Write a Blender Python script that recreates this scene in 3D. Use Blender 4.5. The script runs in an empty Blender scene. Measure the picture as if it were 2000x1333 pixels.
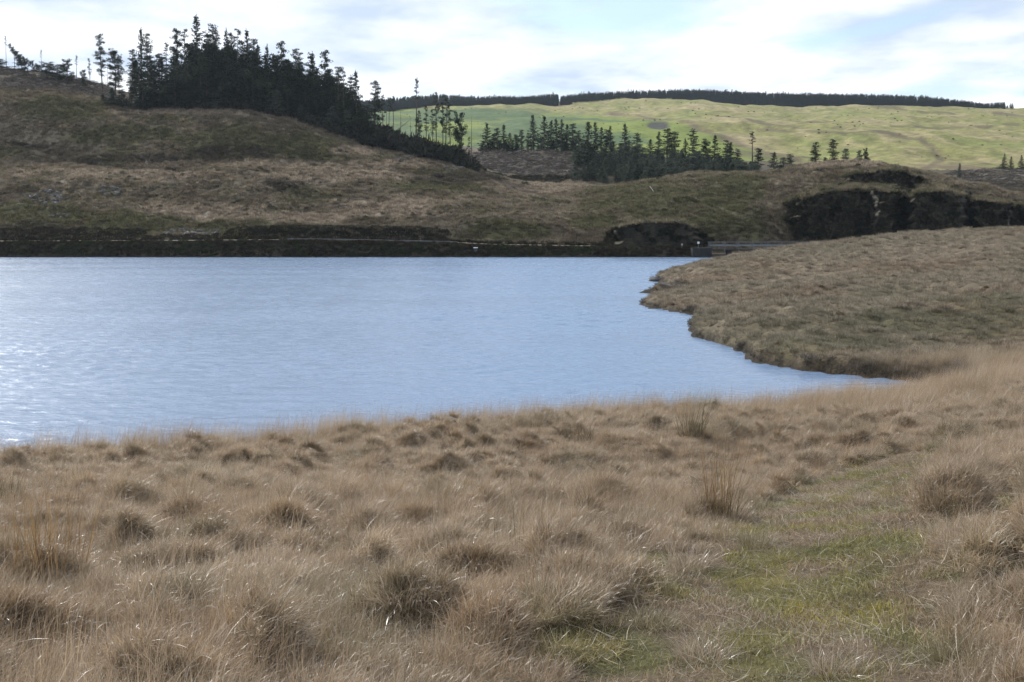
import bpy, math, random
import numpy as np
from mathutils import Vector, Matrix

rng = np.random.default_rng(7)
random.seed(7)
sc = bpy.context.scene
COL = sc.collection

# ------------------------------------------------------------------ camera
CAMZ = 5.0
PITCH = math.atan((666.5 - 441.0) / 2222.0)
cam_d = bpy.data.cameras.new('camera'); cam_d.lens = 40.0; cam_d.sensor_width = 36.0
cam_d.clip_start = 0.05; cam_d.clip_end = 9000.0
cam = bpy.data.objects.new('camera', cam_d); COL.objects.link(cam)
cam.location = (0, 0, CAMZ); cam.rotation_euler = (math.pi / 2 - PITCH, 0, 0)
sc.camera = cam
CP, SP = math.cos(PITCH), math.sin(PITCH)

# ------------------------------------------------------------------ world, sun, exposure
SUN_AZ = math.radians(-36.0)      # measured from the view direction, negative = to the left
SUN_EL = math.radians(31.0)
world = bpy.data.worlds.new('World'); sc.world = world; world.use_nodes = True
wn = world.node_tree; wn.nodes.clear()
def WN(t, **k):
    n = wn.nodes.new(t)
    for a, b in k.items(): setattr(n, a, b)
    return n
wout = WN('ShaderNodeOutputWorld')
sky = WN('ShaderNodeTexSky', sky_type='NISHITA', sun_disc=False)
sky.sun_elevation = SUN_EL; sky.sun_rotation = SUN_AZ
sky.air_density = 1.0; sky.dust_density = 0.6; sky.ozone_density = 1.6
bg1 = WN('ShaderNodeBackground'); bg1.inputs[1].default_value = 0.15
wn.links.new(sky.outputs[0], bg1.inputs[0])
tc = WN('ShaderNodeTexCoord')
sep = WN('ShaderNodeSeparateXYZ'); wn.links.new(tc.outputs['Generated'], sep.inputs[0])
def wmath(op, a, b=None, c=None, clamp=False):
    n = WN('ShaderNodeMath', operation=op); n.use_clamp = clamp
    for i, v in enumerate((a, b, c)):
        if v is None: continue
        if isinstance(v, (int, float)): n.inputs[i].default_value = v
        else: wn.links.new(v, n.inputs[i])
    return n.outputs[0]
zc = wmath('ADD', wmath('MAXIMUM', sep.outputs[2], 0.0), 0.10)
cx = wmath('DIVIDE', sep.outputs[0], zc); cy = wmath('DIVIDE', sep.outputs[1], zc)
comb = WN('ShaderNodeCombineXYZ'); wn.links.new(cx, comb.inputs[0]); wn.links.new(cy, comb.inputs[1])
mp = WN('ShaderNodeMapping'); mp.inputs['Location'].default_value = (5.62, 6.9, 0.0)
mp.inputs['Scale'].default_value = (1.0, 0.8, 1.0)
wn.links.new(comb.outputs[0], mp.inputs[0])
n1 = WN('ShaderNodeTexNoise'); n1.inputs['Scale'].default_value = 0.75; n1.inputs['Detail'].default_value = 9.0
n1.inputs['Roughness'].default_value = 0.52; n1.inputs['Distortion'].default_value = 0.25
wn.links.new(mp.outputs[0], n1.inputs['Vector'])
cr = WN('ShaderNodeMapRange'); cr.interpolation_type = 'SMOOTHSTEP'
cr.inputs['From Min'].default_value = 0.385; cr.inputs['From Max'].default_value = 0.50
cr.inputs['To Min'].default_value = 0.12; cr.inputs['To Max'].default_value = 0.97
wn.links.new(n1.outputs['Fac'], cr.inputs['Value'])
n2 = WN('ShaderNodeTexNoise'); n2.inputs['Scale'].default_value = 1.5; n2.inputs['Detail'].default_value = 5.0
wn.links.new(mp.outputs[0], n2.inputs['Vector'])
cc = WN('ShaderNodeValToRGB')
cc.color_ramp.elements[0].position = 0.38; cc.color_ramp.elements[0].color = (0.47, 0.56, 0.70, 1)
cc.color_ramp.elements[1].position = 0.66; cc.color_ramp.elements[1].color = (1.0, 1.0, 1.0, 1)
wn.links.new(n2.outputs['Fac'], cc.inputs[0])
bg2 = WN('ShaderNodeBackground'); bg2.inputs[1].default_value = 1.3
wn.links.new(cc.outputs[0], bg2.inputs[0])
mixw = WN('ShaderNodeMixShader')
wn.links.new(cr.outputs[0], mixw.inputs[0]); wn.links.new(bg1.outputs[0], mixw.inputs[1]); wn.links.new(bg2.outputs[0], mixw.inputs[2])
wn.links.new(mixw.outputs[0], wout.inputs[0])

sun_d = bpy.data.lights.new('sun', 'SUN'); sun_d.energy = 5.0; sun_d.angle = math.radians(0.53)
sun_d.color = (1.0, 0.97, 0.925)
sun = bpy.data.objects.new('sun', sun_d); COL.objects.link(sun)
sdir = Vector((math.sin(SUN_AZ) * math.cos(SUN_EL), math.cos(SUN_AZ) * math.cos(SUN_EL), math.sin(SUN_EL)))
sun.rotation_euler = sdir.to_track_quat('Z', 'Y').to_euler()

vs = sc.view_settings
sc.display_settings.display_device = 'sRGB'
vs.view_transform = 'Standard'; vs.look = 'None'; vs.gamma = 1.0; vs.exposure = 0.10; vs.use_curve_mapping = False
cy_ = sc.cycles
cy_.max_bounces = 5; cy_.diffuse_bounces = 2; cy_.glossy_bounces = 3; cy_.transmission_bounces = 4; cy_.volume_bounces = 0
cy_.sample_clamp_indirect = 4.0; cy_.use_denoising = True; cy_.adaptive_threshold = .02
cy_.caustics_reflective = False; cy_.caustics_refractive = False

# ------------------------------------------------------------------ projection helpers
F = 2222.0
def pt(px, py, Y):
    u = (px - 1000.0) / F; v = (666.5 - py) / F
    dy = CP + v * SP; dz = -SP + v * CP
    t = Y / dy
    return (u * t, Y, CAMZ + dz * t)
def proj(x, y, z):
    dz = z - CAMZ
    d = y * CP - dz * SP
    d = np.maximum(d, 1e-3)
    return 1000.0 + F * x / d, 666.5 - F * (y * SP + dz * CP) / d

def sstep(a, b, x):
    t = np.clip((x - a) / (b - a), 0, 1)
    return t * t * (3 - 2 * t)

# ------------------------------------------------------------------ noise
def _hash(ix, iy, seed):
    h = (ix.astype(np.int64) * 374761393 + iy.astype(np.int64) * 668265263 + seed * 974711) & 0xFFFFFFFF
    h = ((h ^ (h >> 13)) * 1274126177) & 0xFFFFFFFF
    h = h ^ (h >> 16)
    return (h & 0xFFFFFF) / float(0xFFFFFF)
def vnoise(x, y, seed=0):
    ix = np.floor(x); iy = np.floor(y); fx = x - ix; fy = y - iy
    def g(i, j):
        a = _hash(ix + i, iy + j, seed) * 2 * np.pi
        return np.cos(a) * (fx - i) + np.sin(a) * (fy - j)
    ux = fx * fx * fx * (fx * (fx * 6 - 15) + 10); uy = fy * fy * fy * (fy * (fy * 6 - 15) + 10)
    a = g(0, 0) * (1 - ux) + g(1, 0) * ux; b = g(0, 1) * (1 - ux) + g(1, 1) * ux
    return (a * (1 - uy) + b * uy) * 1.5
def fbm(x, y, seed=0, oct=4, gain=0.5):
    s = 0; a = 1.0; f = 1.0
    for i in range(oct):
        s = s + a * vnoise(x * f + 17.3 * i, y * f - 9.1 * i, seed + i); a *= gain; f *= 2.03
    return s
def mounds(x, y, c, seed, hmin, hmax, rmin, rmax):
    ix = np.floor(x / c); iy = np.floor(y / c); out = np.zeros_like(x)
    for i in (-1, 0, 1):
        for j in (-1, 0, 1):
            a = ix + i; b = iy + j
            mx = (a + 0.15 + 0.7 * _hash(a, b, seed)) * c; my = (b + 0.15 + 0.7 * _hash(a, b, seed + 1)) * c
            r = rmin + (rmax - rmin) * _hash(a, b, seed + 2); h = hmin + (hmax - hmin) * _hash(a, b, seed + 3) ** 1.3
            d2 = ((x - mx) ** 2 + (y - my) ** 2) / (r * r)
            out = np.maximum(out, h * np.clip(1 - d2, 0, 1) ** 1.4)
    return out

class TPS:
    def __init__(self, P, lam=1e-4):
        P = np.array(P, float); self.c = P[:, :2]; self.s = np.ptp(self.c, axis=0).max(); c = self.c / self.s
        n = len(P); K = self.k(c[:, None, :] - c[None, :, :]) + lam * np.eye(n)
        Q = np.hstack([np.ones((n, 1)), c]); A = np.zeros((n + 3, n + 3))
        A[:n, :n] = K; A[:n, n:] = Q; A[n:, :n] = Q.T
        self.w = np.linalg.solve(A, np.concatenate([P[:, 2], np.zeros(3)]))
        self.cs = c
    @staticmethod
    def k(d):
        r2 = (d ** 2).sum(-1); return np.where(r2 > 0, 0.5 * r2 * np.log(np.maximum(r2, 1e-20)), 0)
    def __call__(self, x, y):
        x = np.asarray(x, float) / self.s; y = np.asarray(y, float) / self.s
        n = len(self.cs); z = self.w[n] + self.w[n + 1] * x + self.w[n + 2] * y
        for i in range(n):
            r2 = (x - self.cs[i, 0]) ** 2 + (y - self.cs[i, 1]) ** 2
            z = z + self.w[i] * 0.5 * r2 * np.log(np.maximum(r2, 1e-20))
        return z

# ------------------------------------------------------------------ terrain control points
NP_ = []
for X in (-30, -15, -7, 0, 7, 15, 30):                      # the bank the photographer stands on
    NP_.append((X, -8, 4.5)); NP_.append((X, 0, 3.4 + (0.012 * X if X > 0 else 0)))
for px in (-150, 250, 600, 1000, 1400):
    for Y, z in ((6, 2.60), (11, 1.86), (16, 1.10)):
        NP_.append(((px - 1000) / F * Y, Y, z))
for px, Y, z in ((1750, 6, 2.72), (1750, 11, 2.05), (1750, 17, 1.42), (2100, 6, 2.95), (2100, 11, 2.45), (2100, 17, 1.85), (2100, 24, 1.15),
                 (1800, 24, 0.70), (2000, 30, .45), (2300, 30, 0.8)):
    NP_.append(((px - 1000) / F * Y, Y, z))
for px, Y, z in ((-300, 19, .46), (0, 20, .36), (250, 20.8, .38), (500, 21.5, .42), (750, 22.6, .42), (1000, 24, .40), (1200, 25, .38), (1400, 25.8, .30),
                 (1600, 28.5, .04), (1740, 31.5, -.06)):
    NP_.append(((px - 1000) / F * Y, Y, z))
    NP_.append(((px - 1000) / F * (Y + 2.2), Y + 2.2, -.35)); NP_.append(((px - 1000) / F * (Y + 6), Y + 6, -.9) if px < 1500 else ((px - 1000) / F * (Y + 3.2), Y + 3.2, -.35))
wl = [(1440, 507), (1400, 517), (1360, 527), (1320, 537), (1280, 547), (1258, 571), (1256, 591), (1300, 606), (1352, 629), (1352, 650), (1400, 671), (1455, 690), (1464, 703), (1500, 712), (1600, 727), (1700, 737), (1770, 744)]
for px, py in wl:
    Y = CAMZ * F / (py - 441.0) * 1.0
    x, y, z = pt(px, py, Y); NP_.append((x, y, 0.0))
for px, py in ((1225, 560), (1228, 590), (1290, 622), (1330, 660), (1425, 706), (1520, 730), (1640, 742)):
    x, y, z = pt(px, py, CAMZ * F / (py - 441.0)); NP_.append((x, y, -0.55))
for px, py, z in ((1432, 517, .45), (1392, 527, .5), (1352, 537, .5), (1312, 549, .5), (1375, 513, -.6), (1335, 523, -.6), (1295, 534, -.6), (1252, 548, -.6)):
    x, y, _ = pt(px, py, CAMZ * F / (py - 441.0)); NP_.append((x, y, z))
for px, py, Y in ((1450, 511, 150), (1560, 491, 142), (1700, 470, 126), (1850, 457, 118), (2000, 449, 112), (2250, 440, 110),
                  (1400, 566, 84), (1560, 552, 88), (1750, 530, 84), (1950, 515, 80), (1650, 600, 60), (1850, 590, 56), (2050, 585, 54),
                  (1700, 680, 43.5), (1900, 670, 43), (2100, 660, 43), (1900, 715, 38), (2100, 705, 37)):
    x, y, z = pt(px, py, Y); NP_.append((x, y, z - 0.22))
for px, Y, z in ((1560, 165, .6), (1700, 160, 2.0), (2000, 155, 3.2), (2250, 155, 3.5), (1900, 178, 1.6), (2250, 178, 2.5)):
    NP_.append(((px - 1000) / F * Y, Y, z))
for px, Y in ((-400, 40), (-400, 90), (-400, 160), (0, 40), (0, 80), (0, 130), (0, 175), (400, 40), (400, 80), (400, 130), (400, 175), (800, 45), (800, 80), (800, 130), (800, 175),
              (1100, 45), (1100, 80), (1100, 120), (1150, 175), (1300, 50), (1330, 175), (1450, 178), (1270, 130), (1330, 150)):
    NP_.append(((px - 1000) / F * Y, Y, -1.6))
near_t = TPS(NP_, 1e-7)

HP = []
def hp(px, py, Y): HP.append(pt(px, py, Y))
for px in (-350, -120): 
    for py, Y in ((455, 194), (400, 208), (345, 224), (318, 238), (255, 250), (192, 264)): hp(px, py, Y)
for px in (60, 230, 420, 600):
    hp(px, 452, 194); hp(px, 400, 208); hp(px, 340, 224); hp(px, 321, 236)
for px, py, Y in ((0, 250, 250), (120, 245, 250), (0, 190, 263), (130, 191, 263), (205, 214, 262), (215, 255, 250), (280, 215, 268), (300, 260, 250),
                  (400, 265, 246), (480, 268, 245), (385, 218, 262), (480, 221, 261), (560, 236, 259), (640, 266, 254), (560, 285, 243), (640, 300, 240),
                  (700, 286, 252), (800, 304, 248), (870, 322, 244), (935, 347, 238), (988, 378, 228),
                  (750, 335, 233), (830, 365, 222), (900, 385, 216), (760, 400, 208), (880, 420, 203), (1000, 430, 201), (780, 450, 195), (1000, 405, 211), (1100, 400, 216),
                  (1050, 386, 236), (1050, 362, 258), (1130, 366, 252), (960, 352, 268), (1000, 341, 285), (1030, 303, 330), (1130, 303, 330), (940, 305, 325), (1230, 340, 290),
                  (1120, 450, 196), (1250, 440, 198), (1230, 400, 210), (1350, 400, 208), (1450, 440, 198),
                  (1130, 379, 236), (1280, 352, 236), (1400, 338, 236), (1500, 338, 234), (1600, 325, 232), (1680, 320, 229), (1765, 333, 224), (1880, 354, 219), (2000, 387, 213),
                  (1500, 385, 212), (1500, 430, 202),
                  (1600, 465, 200), (1600, 415, 205), (1600, 368, 211), (1720, 465, 200), (1720, 415, 204), (1720, 365, 210), (1830, 462, 200), (1830, 410, 204), (1830, 370, 210),
                  (1960, 458, 200), (1960, 410, 205), (2150, 455, 200), (2150, 400, 208), (2150, 395, 216)):
    hp(px, py, Y)
for px, Y, z in ((-350, 310, 47), (0, 310, 46.6), (100, 308, 45.0), (175, 302, 42.2), (250, 295, 38.5), (330, 292, 35.5), (450, 285, 33), (600, 285, 30.5), (700, 280, 26), (800, 275, 22.5), (900, 268, 18.5),
                 (-350, 340, 46), (100, 345, 43), (350, 340, 36), (600, 330, 31), (760, 320, 26.5), (880, 310, 22.5),
                 (0, 285, 39), (120, 285, 38.5), (-350, 285, 39),
                 (1280, 256, 13.2), (1500, 256, 14.0), (1680, 252, 14.3), (1850, 240, 11.5), (2050, 236, 8.6),
                 (1200, 320, 22), (1400, 310, 19), (1600, 300, 17), (1300, 360, 25.5), (1500, 350, 24), (1750, 300, 16), (1900, 270, 14.6), (1950, 300, 18.6), (2100, 300, 18.6), (2100, 270, 14.0), (1900, 330, 20.8), (1750, 350, 21), (2100, 350, 21),
                 (0, 460, 44), (500, 460, 40), (1000, 460, 36), (1500, 460, 30), (2000, 460, 28), (-350, 460, 46), (2400, 300, 19), (2400, 220, 11)):
    HP.append(((px - 1000) / F * Y, Y, z))
hill_t = TPS(HP, 1e-6)

FP = []
for px, py, Y in ((300, 215, 880), (750, 217, 880), (850, 208, 900), (1000, 210, 920), (1090, 207, 950), (1180, 197, 990), (1400, 201, 1000), (1650, 208, 1000), (1850, 213, 1000), (2000, 217, 1000), (2400, 226, 1000),
                  (300, 290, 480), (750, 290, 480), (1000, 293, 480), (1250, 298, 470), (1500, 320, 450), (1720, 338, 440), (1900, 340, 430), (2050, 338, 430), (2400, 336, 440),
                  (750, 250, 660), (1000, 245, 680), (1280, 243, 690), (1400, 272, 600), (1390, 245, 670), (1500, 255, 640), (1650, 250, 660), (1600, 295, 540), (1720, 290, 540), (1800, 302, 520), (1835, 318, 490), (1900, 296, 540),
                  (1750, 245, 700), (1850, 250, 690), (2000, 260, 660), (2000, 300, 530), (2400, 262, 660), (1500, 222, 830), (1750, 226, 830), (2000, 232, 830)):
    FP.append(pt(px, py, Y))
for px, z in ((300, 96), (1000, 96), (1500, 108), (2000, 104), (2400, 100)):
    FP.append(((px - 1000) / F * 1400, 1400, z))
far_t = TPS(FP, 1e-6)

ROADX = [-200, -83, -50, -36, -28, -11, -3.3, 16.5, 27.5, 29.5, 31, 58, 66, 140]
ROADZ = [2.3, 2.30, 2.42, 2.58, 2.5, 2.15, 1.75, 1.42, 1.55, 1.5, 0.25, .4, 2.2, 2.5]
def road_z(x): return np.interp(x, ROADX, ROADZ)

PATH = np.array([(940, 1790, 75), (975, 1710, 130), (1030, 1660, 175), (1120, 1625, 255), (1240, 1590, 350), (1340, 1560, 440), (1500, 1480, 560), (1800, 1400, 900)], float)
def path_mask(x, y):
    z = near_t(x, y); px, py = proj(x, y, z)
    c = np.interp(py, PATH[:, 0], PATH[:, 1]); w = np.interp(py, PATH[:, 0], PATH[:, 2])
    d = np.abs(px - c) / w + 0.25 * fbm(x * 1.3, y * 1.3, 91, 3)
    m = 1 - sstep(0.72, 1.05, d)
    m = m * sstep(915, 950, py) * (y < 16)
    for ex, ey, rx, ry in ((850, 1248, 110, 34), (640, 1158, 75, 26), (1965, 1090, 55, 60), (1270, 1195, 60, 26), (230, 1235, 45, 20), (1980, 1230, 50, 60), (1320, 880, 40, 16)):
        e = ((px - ex) / rx) ** 2 + ((py - ey) / ry) ** 2 + 0.5 * fbm(x * 1.7, y * 1.7, 95, 2)
        m = np.maximum(m, (1 - sstep(0.6, 1.15, e)) * (y < 16) * (y > 1))
    return m

def near_detail(x, y):
    d = 0.10 * fbm(x * 0.45, y * 0.45, 3, 3)
    x, y = x + .22 * fbm(x * 1.6, y * 1.6, 401, 2), y + .22 * fbm(x * 1.6, y * 1.6, 411, 2)
    m = mounds(x, y, 0.50, 11, 0.0, 0.25, 0.15, 0.33) + 0.6 * mounds(x, y, 1.3, 21, 0.0, 0.30, 0.4, 0.75)
    return d, m

def H(x, y, detail=True):
    x = np.asarray(x, float); y = np.asarray(y, float)
    shp = np.broadcast(x, y).shape
    x = np.broadcast_to(x, shp).ravel(); y = np.broadcast_to(y, shp).ravel()
    z = np.zeros_like(x)
    a = y < 180
    if a.any():
        xa, ya = x[a], y[a]; zn = np.maximum(near_t(xa, ya), -2.2)
        jag = 0.10 * fbm(xa * 0.5, ya * 0.5, 31, 3) * sstep(15, 35, ya)
        zn = zn + jag
        zn = zn + 0.30 * sstep(-0.04, 0.10, zn)
        if detail:
            d, m = near_detail(xa, ya)
            land = sstep(0.15, 0.5, zn)
            fg = 1 - sstep(34, 44, ya)
            pm = path_mask(xa, ya)
            zn = zn + land * (fg * (d * 0.7 + m * (1 - 0.88 * pm)) + (1 - fg) * (0.28 * fbm(xa * 0.09, ya * 0.09, 5, 3) + 0.24 * mounds(xa, ya, 1.25, 41, 0.1, 1.0, 0.4, 0.8)))
        z[a] = zn
    b = y >= 170
    if b.any():
        xb, yb = x[b], y[b]
        zh = hill_t(xb, yb)
        if detail:
            amp = sstep(190, 205, yb)
            zh = zh + amp * (0.55 * fbm(xb / 22, yb / 16, 51, 4) + 0.55 * mounds(xb, yb, 2.4, 55, 0.0, 1.0, 0.7, 1.4)
                             + 0.5 * mounds(xb, yb, 11.0, 58, 0.0, 1.0, 3, 6))
            # slack troughs that run across the slope
            for (p0, q0, p1, q1, dep, wid) in ((80, 296, 430, 338, .9, 1.6), (430, 345, 600, 395, .7, 1.5), (520, 338, 640, 372, .8, 1.8), (0, 268, 180, 280, .9, 1.8)):
                A = np.array(pt(p0, q0, 190 + (470 - q0) * .28)[:2]); B = np.array(pt(p1, q1, 190 + (470 - q1) * .28)[:2])
                tt = np.clip(((xb - A[0]) * (B - A)[0] + (yb - A[1]) * (B - A)[1]) / ((B - A) @ (B - A)), 0, 1)
                dd = np.hypot(xb - A[0] - tt * (B - A)[0], yb - A[1] - tt * (B - A)[1])
                zh = zh - dep * np.exp(-(dd / wid) ** 2)
        zr = road_z(xb)
        cut = 2.1 * sstep(-52, -40, xb) * (1 - sstep(-16, -9, xb)) + 1.2 * (1 - sstep(-75, -62, xb)) + 0.8 * sstep(-75, -62, xb) * (1 - sstep(-52, -40, xb)) + 0.5 * sstep(-9, 0, xb)
        e = sstep(178.4, 183.2, yb + 0.35 * fbm(xb * 0.4, yb * 0 + 3, 61, 3))
        zb = -1.6 + (zr + 1.6) * e
        if detail: zb = zb + 0.16 * fbm(xb * 0.9, yb * 0.9, 65, 3) * sstep(178, 180, yb) * (1 - sstep(182.6, 183.2, yb))
        zcut = zr + cut * sstep(190.5, 193.5, yb)
        t = sstep(191, 198, yb)
        zb = zb + .035 * np.clip(yb - 183.2, 0, 6.5)
        zcut = zcut + .035 * 6.5
        zb = np.where(yb < 189.7, zb, zcut * (1 - t) + np.maximum(zh, zr - .3) * t)
        if (yb > 400).any():
            zf = far_t(xb, yb)
            if detail:
                k = sstep(430, 520, yb)
                zf = zf + k * (3.2 * fbm(xb / 90, yb / 120, 71, 4) + 1.0 * fbm(xb / 22, yb / 30, 75, 3))
            w = sstep(400, 450, yb); zb = zb * (1 - w) + zf * w
        w1 = sstep(171, 177, yb)
        z[b] = z[b] * (1 - w1) + zb * w1 if True else zb
        hi = y >= 180
        z[hi] = zb[yb >= 180]
    return z.reshape(shp)

# ------------------------------------------------------------------ ground cover colours (plants and soil, plus a painted cloud shadow)
C = lambda *a: np.array(a, float)
STRAW = C(.41, .32, .205); STRAWPALE = C(.53, .44, .31); RUST = C(.39, .26, .14); OLIVE = C(.135, .13, .06); GREEN = C(.225, .22, .085)
HEATH = C(.06, .05, .033); SOIL = C(.09, .065, .042); MOSS = C(.315, .28, .085); GREY = C(.33, .27, .20)
def lerp(a, b, t): return a * (1 - t[:, None]) + b * t[:, None]
HBLOBS = [  # px, py, rx, ry, kind
 (120, 212, 105, 24, 'o'), (455, 282, 150, 42, 'o'), (600, 292, 90, 30, 'o'), (230, 262, 120, 20, 'o'), (60, 425, 150, 36, 'o'), (240, 440, 150, 26, 'o'), (480, 450, 120, 18, 'o'),
 (1000, 452, 90, 22, 'o'), (1290, 395, 170, 42, 'o'), (1430, 375, 90, 38, 'o'), (1440, 440, 120, 36, 'o'), (1150, 430, 60, 20, 'o'), (880, 352, 100, 13, 'd'),
 (260, 312, 150, 9, 'd'), (560, 360, 60, 12, 'd'), (60, 282, 70, 9, 'd'), (850, 368, 90, 12, 'o'), (30, 450, 120, 16, 'd'), (0, 300, 40, 14, 'o'), (450, 305, 100, 16, 'd'),
 (340, 222, 150, 7, 'p'), (1050, 370, 95, 16, 'p'), (640, 325, 260, 9, 'p'), (770, 408, 150, 28, 'p'), (400, 415, 140, 16, 'p'), (250, 345, 220, 12, 'p'), (600, 425, 90, 14, 'p'), (640, 345, 180, 12, 'p'),
 (700, 296, 60, 10, 'p'), (1650, 322, 140, 8, 'p'), (90, 165, 140, 22, 'b'), (1030, 322, 130, 22, 'b'), (1960, 355, 90, 16, 'b')]
KC = {'o': OLIVE * 1.05, 'd': HEATH * 1.3, 'p': C(.42, .345, .25), 'b': C(.095, .075, .055)}
def cover(x, y):
    """albedo of the plant cover at a place"""
    n = len(x); col = np.zeros((n, 3))
    a = y < 175
    if a.any():
        xa, ya = x[a], y[a]
        f1 = fbm(xa * 0.33, ya * 0.33, 101, 4); f2 = fbm(xa * 1.1, ya * 1.1, 105, 3)
        c = lerp(np.tile(STRAW, (len(xa), 1)), STRAWPALE, sstep(.0, .7, f1) * .7)
        c = lerp(c, RUST, sstep(.0, .6, f2) * .45)
        c = lerp(c, OLIVE * 1.2, sstep(.25, .75, fbm(xa * .6, ya * .6, 111, 3)) * .5)
        sp = sstep(34, 42, ya)
        cs = lerp(np.tile(C(.33, .265, .19), (len(xa), 1)), C(.40, .315, .235), sstep(-.2, .5, fbm(xa * .05, ya * .03, 121, 3)))
        cs = lerp(cs, C(.35, .245, .165), sstep(.05, .6, fbm(xa * .12, ya * .08, 125, 3)) * .7)
        px, py = proj(xa, ya, near_t(xa, ya))
        gr = np.zeros(len(xa))
        for ex, ey, rx, ry in ((1850, 645, 260, 34), (1650, 695, 180, 24), (1920, 605, 130, 12)):
            e = ((px - ex) / rx) ** 2 + ((py - ey) / ry) ** 2
            gr = np.maximum(gr, 1 - sstep(.3, 1.1, e + .7 * fbm(xa * .2, ya * .2, 131, 3)))
        cs = lerp(cs, OLIVE * 1.15, np.maximum(gr * .6, .3 * sstep(.25, .7, fbm(xa * .16, ya * .12, 135, 4))))
        c = lerp(c, cs[:, :] if False else cs.mean(0), np.zeros(len(xa))) * (1 - sp)[:, None] + cs * sp[:, None]
        zz = near_t(xa, ya); c = lerp(c, C(.07, .052, .035), 1 - sstep(.02, .10, zz))
        c = c * (1 - sp[:, None] * (1 - C(.94, 1.0, .9)))
        pm = path_mask(xa, ya)
        g = lerp(np.tile(GREEN, (len(xa), 1)), MOSS, sstep(-.2, .5, fbm(xa * 2.0, ya * 2.0, 141, 3)))
        g = lerp(g, STRAW * .75, sstep(-.35, .25, fbm(xa * 1.5, ya * 1.5, 145, 4)))
        c = lerp(c, g, pm)
        col[a] = c
    b = (y >= 175) & (y < 430)
    if b.any():
        xb, yb = x[b], y[b]; px, py = proj(xb, yb, H(xb, yb, False))
        nn = fbm(xb / 7, yb / 7, 151, 4); n2 = fbm(xb / 2.6, yb / 2.6, 155, 3)
        c = lerp(np.tile(C(.27, .225, .155), (len(xb), 1)), C(.20, .16, .105), sstep(-.1, .6, nn))
        c = lerp(c, OLIVE, sstep(.15, .65, fbm(xb / 11, yb / 9, 161, 4)) * .55)
        for ex, ey, rx, ry, k in HBLOBS:
            e = ((px - ex) / rx) ** 2 + ((py - ey) / ry) ** 2
            m = 1 - sstep(.35, 1.15, e + .65 * nn + .3 * n2)
            if k == 'b': m = m * (yb > 266)
            else: m = m * (yb < 275)
            c = lerp(c, KC[k], m * .85)
        bank = (1 - sstep(186, 188, yb)); c = lerp(c, C(.07, .055, .038), bank)
        fl = sstep(264, 275, yb) * sstep(150, 260, px) * (1 - sstep(880, 960, px)); c = lerp(c, SOIL, fl)
        c = lerp(c, C(.10, .085, .05), sstep(1110, 1180, px) * sstep(258, 268, yb) * .8)
        col[b] = c
    d = y >= 430
    if d.any():
        xd, yd = x[d], y[d]; px, py = proj(xd, yd, H(xd, yd, False))
        nn = fbm(xd / 60, yd / 90, 171, 5); n2 = fbm(xd / 14, yd / 40, 175, 4)
        c = lerp(np.tile(C(.225, .22, .082), (len(xd), 1)), C(.28, .245, .125), sstep(-.1, .6, nn))
        c = lerp(c, C(.18, .205, .06), sstep(.0, .6, fbm(xd / 45, yd / 70, 181, 4)) * .7)
        c = lerp(c, C(.33, .275, .16), sstep(.0, .6, n2 + .5 * nn) * .65)
        c = c * (1 + .30 * fbm(xd / 6, yd / 14, 185, 3) + .15 * fbm(xd / 2.5, yd / 6, 189, 2))[:, None]
        # improved pasture on the left: bounded by the dyke running down to the right
        edge = np.interp(px, [700, 900, 1090, 1200, 1300, 1400, 1480, 1600], [205, 214, 216, 224, 238, 262, 290, 330])
        fld = sstep(-2, 3, py - edge + 2.5 * n2) * (px < 1560)
        g = lerp(np.tile(C(.08, .13, .05), (len(xd), 1)), C(.18, .225, .045), sstep(-.3, .5, nn + .9 * sstep(1050, 1300, px) - .3))  # cloud shadow on the field's left side painted as darker green
        c = lerp(c, g, fld)
        dy = np.exp(-((py - edge + 5 - 5 * sstep(1300, 1420, px)) / (2.5 + 6 * sstep(1300, 1450, px))) ** 2) * (px > 1180) * sstep(-.5, .3, n2 + .4 * nn)
        c = lerp(c, C(.12, .085, .06), np.clip(dy, 0, 1) * .8)
        for ax, ay, bx, by, w in ((1480, 250, 1600, 262, 2.0), (1600, 262, 1760, 268, 1.6), (1500, 235, 1660, 240, 1.5), (1630, 255, 1800, 275, 1.8), (1800, 275, 1850, 310, 3.5), (1850, 310, 1800, 335, 4.5), (1835, 300, 1930, 318, 4),
                                  (1400, 232, 1560, 252, 2.0), (1690, 208, 1860, 222, 1.8), (1700, 246, 1990, 248, 1.2), (1940, 219, 2000, 223, 1.5), (1440, 300, 1560, 308, 6), (1480, 285, 1600, 300, 3)):
            tt = np.clip(((px - ax) * (bx - ax) + (py - ay) * (by - ay)) / ((bx - ax) ** 2 + (by - ay) ** 2), 0, 1)
            dd = np.hypot((px - ax - tt * (bx - ax)) * .6, py - ay - tt * (by - ay)) + 2.0 * n2
            c = lerp(c, C(.12, .095, .06), (1 - sstep(w * .4, w * 1.5, dd)) * .75)
        e = ((px - 1285) / 26) ** 2 + ((py - 246) / 7) ** 2 + .4 * n2
        c = lerp(c, C(.05, .05, .045), 1 - sstep(.6, 1.2, e))
        col[d] = c * C(.95, .93, .84)
    col[a] *= C(.95, .91, .92); col[a] *= (1 - .10 * sstep(34, 42, y[a]))[:, None]; col[b] *= C(.78, .775, .79)
    return col

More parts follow.
